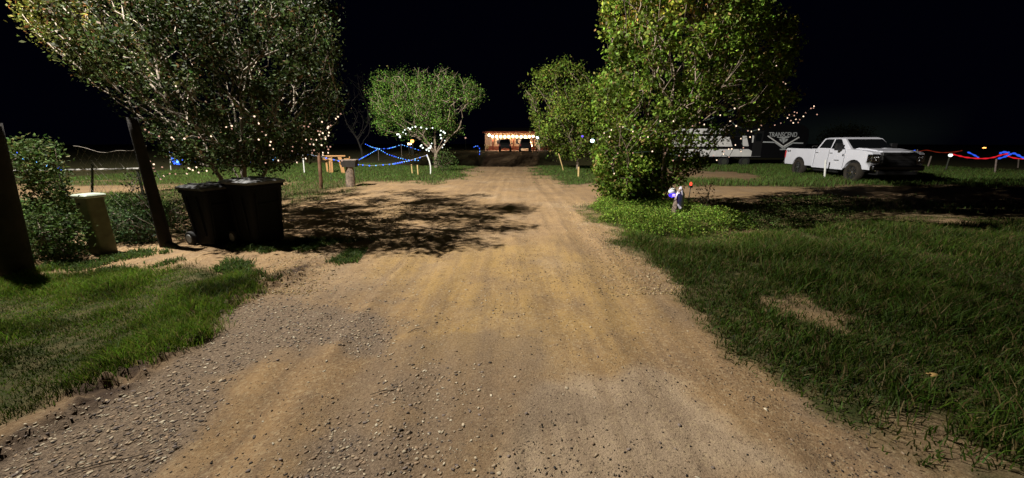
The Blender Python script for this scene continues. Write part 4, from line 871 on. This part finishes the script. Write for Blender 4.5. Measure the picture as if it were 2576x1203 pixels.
for c0, c1, H_, l_, rz in ((432, 660, 1.72, 'left one of the two dark cars parked in front of the lit house', 90), (808, 1026, 1.85, 'taller boxy right one of the two dark cars parked in front of the lit house', 90)):
    cy_ = 56.5; xa, xb = P((1780+c0/4.8125)/1.4907, 380, cy_-2.3).x, P((1780+c1/4.8125)/1.4907, 380, cy_-2.3).x
    parked_car(((xa+xb)/2, cy_, gz(0, cy_)), R(rz), (xb-xa), 4.7, H_, l_)
# ------------------------------------------------------------------ CAMPER
CYd = 28.0
def cq(x, y, d=CYd): return P((2600+x/4.01)/1.4907, (420+y/4.01)/1.4907, d)
cx1 = P(2032, 360, CYd).x; cx0 = P(1745, 360, CYd).x; ct = empty('travel_trailer', ((cx0+cx1)/2, CYd, 0), 0, 'black and white travel trailer with white V stripes parked behind the huge right tree', 'trailer'); co = ct.location
zt = P(1985, 314, CYd).z; zb = .62; hw = (cx1-cx0)/2; print('camper', cx0, cx1, zt)
prof = [(-hw, zb), (hw-.9, zb), (hw-.25, 1.1), (hw-.02, 1.6), (hw, zt-.75), (hw-.12, zt-.3), (hw-.5, zt-.04), (hw-.9, zt), (-hw, zt)]
bm = B(); prism(bm, prof, 0, 2.4); obj('body', bm, M['camblack'], ct, bev=.03)
def cshape(pts, m, nm, parent=ct, off=.008, th=.012, lab=None):
    q = [cq(*p)-co for p in pts]; bm = B(); a = [bm.verts.new((p.x, -off-th, p.z)) for p in q]; b = [bm.verts.new((p.x, -off+.004, p.z)) for p in q]; n = len(q)
    bm.faces.new(a); bm.faces.new(b[::-1])
    for i in range(n): bm.faces.new((a[i], a[(i+1) % n], b[(i+1) % n], b[i]))
    return obj(nm, bm, M[m], parent)
def bar(p, q, w_):
    (a, b), (c, d) = p, q; l = math.hypot(c-a, d-b); nx_, ny_ = -(d-b)/l*w_/2, (c-a)/l*w_/2
    return [(a+nx_, b+ny_), (c+nx_, d+ny_), (c-nx_, d-ny_), (a-nx_, b-ny_)]
cshape([(-330,365),(540,365),(585,520),(-330,520)], 'camwhite', 'side_panel'); cshape([(-330,560),(830,560),(1010,670),(-330,670)], 'camwhite', 'side_panel')
cshape([(-330,255),(350,250),(480,245),(545,300),(520,330),(-330,330)], 'camwhite', 'side_panel')
cshape([(890,355),(960,375),(1020,440),(1060,462),(880,462)], 'camwhite', 'side_panel'); cshape([(740,360),(800,360),(830,515),(740,515)], 'camwhite', 'side_panel')
cshape([(930,395),(955,392),(1000,445),(985,447)], 'camblack', 'stripe', off=.021)
for a, b, w_, m_ in (((920,352),(1050,347),16,'camwhite'), ((1050,452),(1225,457),18,'camgrey'), ((1222,455),(1352,548),18,'camgrey'), ((1350,548),(1492,467),18,'camgrey'), ((1490,467),(1650,470),18,'camgrey'), ((1118,362),(1352,522),16,'camwhite'), ((1350,522),(1590,380),16,'camwhite')):
    cshape(bar(a, b, w_), m_, 'stripe', off=.008+.001*(w_ == 16))
em_ = cshape([(1255,378),(1445,378),(1440,386),(1375,400),(1372,455),(1350,480),(1340,455),(1335,400),(1260,386)], 'camgrey', 'emblem')
cshape([(1290,405),(1325,408),(1330,455),(1300,430)], 'camgrey', 'emblem'); cshape([(1385,408),(1425,405),(1410,430),(1380,455)], 'camgrey', 'emblem')
cshape([(1300,558),(1350,550),(1400,556),(1400,566),(1350,574),(1300,570)], 'camgrey', 'badge')
def text_mesh(s, size, m, parent, loc, rot, name='lettering', ext=.004, sx=1.0):
    cu = bpy.data.curves.new(name, 'FONT'); cu.body = s; cu.size = size; cu.extrude = ext; cu.align_x = 'CENTER'; cu.align_y = 'CENTER'; cu.offset = size*.012
    o = bpy.data.objects.new(name, cu); col.objects.link(o); bpy.context.view_layer.update()
    me = bpy.data.meshes.new_from_object(o.evaluated_get(bpy.context.evaluated_depsgraph_get())); bpy.data.objects.remove(o)
    me.transform(Matrix.Diagonal((sx, 1, 1, 1))); o = link(name, me, m, parent); o.location = loc; o.rotation_euler = rot; return o
tcn = cq(1347, 345)-co; wd_ = (cq(1560, 345)-cq(1135, 345)).x
tm = text_mesh('TRANSCEND', .46, M['camgrey'], ct, (tcn.x, -.016, tcn.z), (math.pi/2, 0, 0)); xsz = [v.co.x for v in tm.data.vertices]; tm.scale.x = wd_/(max(xsz)-min(xsz))
bm = B(); box(bm, (-hw*.35, -.03, zt-.55), (1.3, .03, .6)); wn = obj('window', bm, M['trim'], ct); bm = B(); box(bm, (-hw*.35, -.05, zt-.55), (1.2, .012, .5)); obj('pane', bm, M['glass'], wn)
bm = B(); box(bm, (hw*.12, -.02, 1.65), (.68, .03, 1.8)); dr = obj('door', bm, M['trim'], ct); bm = B(); box(bm, (hw*.12, -.04, 2.1), (.4, .012, .55)); obj('pane', bm, M['glass'], dr)
for s in (-.42, -.05):
    for yy in (.1, 2.3):
        wh = empty('wheel', (s*hw, yy, .36)); wh.parent = ct; bm = B(); cyl(bm, (0, -.1, 0), (0, .1, 0), .36, n=24); obj('tyre', bm, M['rubber'], wh, bev=.02); bm = B(); cyl(bm, (0, -.115, 0), (0, .115, 0), .2, n=14); obj('rim', bm, M['steelpost'], wh)
bm = B(); box(bm, (hw+.35, 1.2, .55), (1.6, .5, .1)); cyl(bm, (hw+1.0, 1.2, .05), (hw+1.0, 1.2, .75), .05, n=10); obj('hitch', bm, M['trim'], ct)
# ------------------------------------------------------------------ PICKUP (local +x forward, -y = the side we see ... passenger side)
fw = gpt(2142, 459); hd = Vector((-.115, -.993, 0)); rz = math.atan2(hd.y, hd.x); nr = Vector((hd.y, -hd.x, 0))   # nr: right hand of the truck
ax = fw-nr*.86+Vector((0, 0, 0)); rear = ax-hd*3.8
tk = empty('pickup_truck', (rear.x, rear.y, 0), rz, 'white crew-cab pickup truck with black grille parked facing right', 'truck')
HWD = .97; WR = .43
def arch(cx_, r, z0, n=10): return [(cx_+r*math.cos(math.pi-math.pi*i/n)*1.0, WR+r*math.sin(math.pi*i/n)) for i in range(n+1)]
def body_profile(top, x0, x1, zb_, arches):
    pts = [(x0, zb_)]
    for c_, r_ in arches:
        a_ = [p for p in arch(c_, r_, zb_) if p[1] >= zb_]; pts += [(c_-math.sqrt(max(r_*r_-(zb_-WR)**2, 0)), zb_)]+[p for p in a_ if p[1] > zb_+.01]+[(c_+math.sqrt(max(r_*r_-(zb_-WR)**2, 0)), zb_)]
    pts += [(x1, zb_)]+top; return pts
def sidepanel(nm, pts, m='truckwhite', y=HWD, th=.09, parent=tk, bev=.025):
    for s in (-1, 1):
        bm = B(); prism(bm, pts, s*(y-th), s*y); o = obj(nm, bm, M[m], parent, bev=bev, seg=3)
    return o
# bed: two sides, tailgate, floor
sidepanel('bed_side', body_profile([(1.14, 1.40), (-1.20, 1.43), (-1.27, 1.36), (-1.27, .72)], -1.22, 1.14, .56, [(0, .55)]))
bm = B(); box(bm, (-1.24, 0, 1.0), (.07, 1.84, .80)); obj('tailgate', bm, M['truckwhite'], tk, bev=.02)
bm = B(); box(bm, (-.05, 0, .86), (2.36, 1.80, .08)); obj('bed_floor', bm, M['trim'], tk)
bm = B(); box(bm, (1.10, 0, 1.0), (.05, 1.8, .76)); obj('bed_bulkhead', bm, M['trim'], tk)
# cab lower with doors
bm = B(); prism(bm, [(1.17, .56), (3.22, .56), (3.22, 1.42), (1.17, 1.41)], -HWD+.004, HWD-.004); obj('cab', bm, M['truckwhite'], tk, bev=.035, seg=3)
# fenders + hood
bm = B(); top_ = [(4.74, .95), (4.74, 1.24), (4.64, 1.33), (4.1, 1.40), (3.24, 1.44)]
prism(bm, body_profile(top_, 3.235, 4.72, .60, [(3.8, .56)]), -HWD, HWD); obj('front_fenders', bm, M['truckwhite'], tk, bev=.06, seg=3)
bm = B(); loft(bm, [[(3.05, -.72, 1.43), (3.05, .72, 1.43), (3.05, .72, 1.385), (3.05, -.72, 1.385)], [(3.9, -.68, 1.475), (3.9, .68, 1.475), (3.9, .68, 1.33), (3.9, -.68, 1.33)], [(4.68, -.60, 1.38), (4.68, .60, 1.38), (4.68, .60, 1.25), (4.68, -.60, 1.25)]]); hdo = obj('hood', bm, M['truckwhite'], tk, bev=.04, seg=3)
for s in (-1, 1):
    bm = B(); loft(bm, [[(3.25, s*.50-.15, 1.44), (3.25, s*.50+.15, 1.44), (3.25, s*.50+.15, 1.46), (3.25, s*.50-.15, 1.46)], [(3.5, s*.50-.14, 1.44), (3.5, s*.50+.14, 1.44), (3.5, s*.50+.14, 1.49), (3.5, s*.50-.14, 1.49)], [(4.1, s*.47-.08, 1.40), (4.1, s*.47+.08, 1.40), (4.1, s*.47+.08, 1.435), (4.1, s*.47-.08, 1.435)]]); obj('hood_scoop', bm, M['truckwhite'], hdo, bev=.01)
    bm = B(); box(bm, (3.22, s*.52, 1.475), (.10, .24, .05)); obj('scoop_vent', bm, M['trim'], hdo)
# greenhouse
zb0, zt0, xb0, xf0, xb1, xf1, w0, w1 = 1.41, 1.90, 1.18, 3.38, 1.42, 2.76, .93, .79
def gh(x, s, z, off=0):
    t = (z-zb0)/(zt0-zb0); return (x, s*(w0+(w1-w0)*t+off), z)
bm = B(); loft(bm, [[(xb0,-w0,zb0-.02),(xf0,-w0+.06,zb0-.02),(xf0,w0-.06,zb0-.02),(xb0,w0,zb0-.02)], [(xb1,-w1,zt0),(xf1,-w1,zt0),(xf1,w1,zt0),(xb1,w1,zt0)], [(xb1+.15,-w1+.15,zt0+.055),(xf1-.12,-w1+.15,zt0+.055),(xf1-.12,w1-.15,zt0+.055),(xb1+.15,w1-.15,zt0+.055)]]); obj('roof', bm, M['truckwhite'], tk, bev=.03, seg=3)
def slab_(pts, m, nm, parent=tk, th=.012, bev=0):
    p = [Vector(q) for q in pts]; nrm = (p[1]-p[0]).cross(p[2]-p[0]).normalized()*th; bm = B(); a = [bm.verts.new(q) for q in p]; b = [bm.verts.new(q+nrm) for q in p]; n = len(p)
    bm.faces.new(a[::-1]); bm.faces.new(b)
    for i in range(n): bm.faces.new((a[i], a[(i+1) % n], b[(i+1) % n], b[i]))
    return obj(nm, bm, M[m], parent, bev=bev)
def sgn(pts, s): return pts if s < 0 else pts[::-1]
for s in (-1, 1):
    o_ = -.006 if 0 else 0.0
    slab_(sgn([gh(1.36,s,1.46), gh(2.13,s,1.46), gh(2.13,s,1.875), gh(1.60,s,1.875), gh(1.52,s,1.82)], s), 'glass', 'side_window')
    slab_(sgn([gh(2.22,s,1.44), gh(3.02,s,1.44), gh(2.94,s,1.53), gh(2.60,s,1.86), gh(2.52,s,1.875), gh(2.22,s,1.875)], s), 'glass', 'side_window')
    # door gaps, handles, mirror, sill, badges
    for x in (1.19, 2.17, 3.20):
        bm = B(); box(bm, (x, s*(HWD-.001), 1.0), (.012, .006, .82)); obj('door_gap', bm, M['trim'], tk)
    for x in (1.36, 2.34):
        bm = B(); box(bm, (x, s*(HWD+.012), 1.24), (.19, .03, .03)); obj('door_handle', bm, M['chrome'], tk, bev=.006)
    bm = B(); box(bm, (2.95, s*(HWD+.16), 1.53), (.13, .26, .32)); box(bm, (3.0, s*(HWD-.0), 1.45), (.08, .16, .05)); obj('mirror', bm, M['trim'], tk, bev=.03)
    bm = B(); box(bm, (2.15, s*(HWD-.015), .54), (2.1, .06, .07)); obj('sill', bm, M['truckwhite'], tk, bev=.02)
    bm = B(); cyl(bm, (1.35, s*.98, .40), (3.0, s*.98, .40), .045, n=10); obj('side_step', bm, M['trim'], tk)
sm_ = R(-90)
text_mesh('4x4', .17, M['trim'], tk, (-1.0, HWD*-1-.004, 1.27), (math.pi/2, 0, 0), 'badge', sx=1.3)
text_mesh('HEAVY DUTY'[0:0] or '2500', .07, M['trim'], tk, (2.75, HWD*-1-.004, .92), (math.pi/2, 0, 0), 'badge', sx=2.4)
bm = B(); prism(bm, [(-.03, 0), (.07, 0), (.05, .09), (.0, .11)], -.004, .004); o = obj('badge', bm, M['trim'], tk); o.location = (3.08, -HWD-.002, 1.12)
# windshield and rear window
slab_([(xf0-.03,-w0+.14,zb0+.05),(xf0-.03,w0-.14,zb0+.05),(xf1+.045,w1-.07,zt0-.045),(xf1+.045,-w1+.07,zt0-.045)], 'glass', 'windshield', th=.022)
slab_([(xb0+.03,w0-.2,zb0+.08),(xb0+.03,-w0+.2,zb0+.08),(xb1-.04,-w1+.12,zt0-.07),(xb1-.04,w1-.12,zt0-.07)], 'glass', 'rear_window', th=.02)
# nose
bm = B(); loft(bm, [[(4.68,-.66,.66),(4.68,.66,.66),(4.68,.68,1.33),(4.68,-.68,1.33)], [(4.88,-.62,.66),(4.88,.62,.66),(4.82,.64,1.30),(4.82,-.64,1.30)]]); gl_ = obj('grille', bm, M['trim'], tk, bev=.03)
bm = B()
for z in (.82, .92, 1.02, 1.12, 1.22): box(bm, (4.865-.08*(z-.8), 0, z), (.03, 1.12, .018))
obj('grille_bar', bm, M['trim'], gl_)
for s in (-1, 1):
    bm = B(); box(bm, (4.63, s*.82, 1.07), (.28, .34, .36)); hl = obj('headlight', bm, M['chrome'], tk, bev=.04)
    for y_, z_ in ((.74, 1.12), (.88, 1.12), (.80, 1.0)):
        bm = B(); bmesh.ops.translate(bm, vec=(4.76, s*y_, z_), verts=bmesh.ops.create_icosphere(bm, subdivisions=2, radius=.055)['verts']); obj('lens', bm, M['lens'], hl)
    bm = B(); box(bm, (4.60, s*.95, .90), (.10, .03, .05)); obj('side_marker', bm, M['amber'], tk, bev=.01)
    bm = B(); box(bm, (4.80, s*.72, .60), (.1, .16, .1)); obj('fog_lamp', bm, M['lens'], tk, bev=.02)
    bm = B(); box(bm, (-1.245, s*.93, 1.1), (.08, .14, .40)); obj('tail_lamp', bm, M['redlens'], tk, bev=.02)
    for x in (0, 3.8):
        wh = empty('wheel', (x, s*.86, WR)); wh.parent = tk
        bm = B(); n_ = 36; prof_ = [(-.15, .30), (-.15, .39), (-.12, .425), (0, .43), (.12, .425), (.15, .39), (.15, .30)]
        vs = [[bm.verts.new((r_*math.cos(2*math.pi*i/n_), y_, r_*math.sin(2*math.pi*i/n_))) for y_, r_ in prof_] for i in range(n_)]
        for i in range(n_):
            for j in range(len(prof_)): bm.faces.new((vs[i][j], vs[(i+1) % n_][j], vs[(i+1) % n_][(j+1) % len(prof_)], vs[i][(j+1) % len(prof_)]))
        obj('tyre', bm, M['arch'], wh, smooth=True)
        bm = B(); cyl(bm, (0, -.09, 0), (0, .09, 0), .295, n=28); o = obj('rim', bm, M['trim'], wh)
        bm = B()
        for k in range(8):
            a = k*math.pi/4; box(bm, (.15*math.cos(a), s*.10, .15*math.sin(a)), (.25, .03, .035), Matrix.Rotation(-a, 3, 'Y'))
        cyl(bm, (0, s*.08, 0), (0, s*.14, 0), .06, n=14); obj('spoke', bm, M['rim'], wh)
bm = B(); box(bm, (4.78, 0, .70), (.22, 1.94, .22)); obj('front_bumper', bm, M['darkchrome'], tk, bev=.06, seg=3)
bm = B(); box(bm, (4.84, 0, .50), (.1, 1.5, .14)); obj('air_dam', bm, M['trim'], tk, bev=.02)
bm = B(); box(bm, (-1.36, 0, .62), (.18, 1.9, .2)); obj('rear_bumper', bm, M['chrome'], tk, bev=.04)
bm = B(); box(bm, (1.9, 0, .50), (5.6, 1.2, .2)); obj('underbody', bm, M['trim'], tk)
bm = B(); box(bm, (3.8, 0, .75), (1.05, 1.66, .5)); box(bm, (0, 0, .7), (1.05, 1.66, .3)); obj('wheel_well', bm, M['trim'], tk)
V_, Q_ = tubes([([(.55, -.80, 1.40), (.60, -.80, 1.52), (.75, -.80, 1.56), (1.05, -.80, 1.56)], [.025]*4)], 8); np_mesh('bed_rail', V_, Q_, M['chrome'], tk, smooth=True)
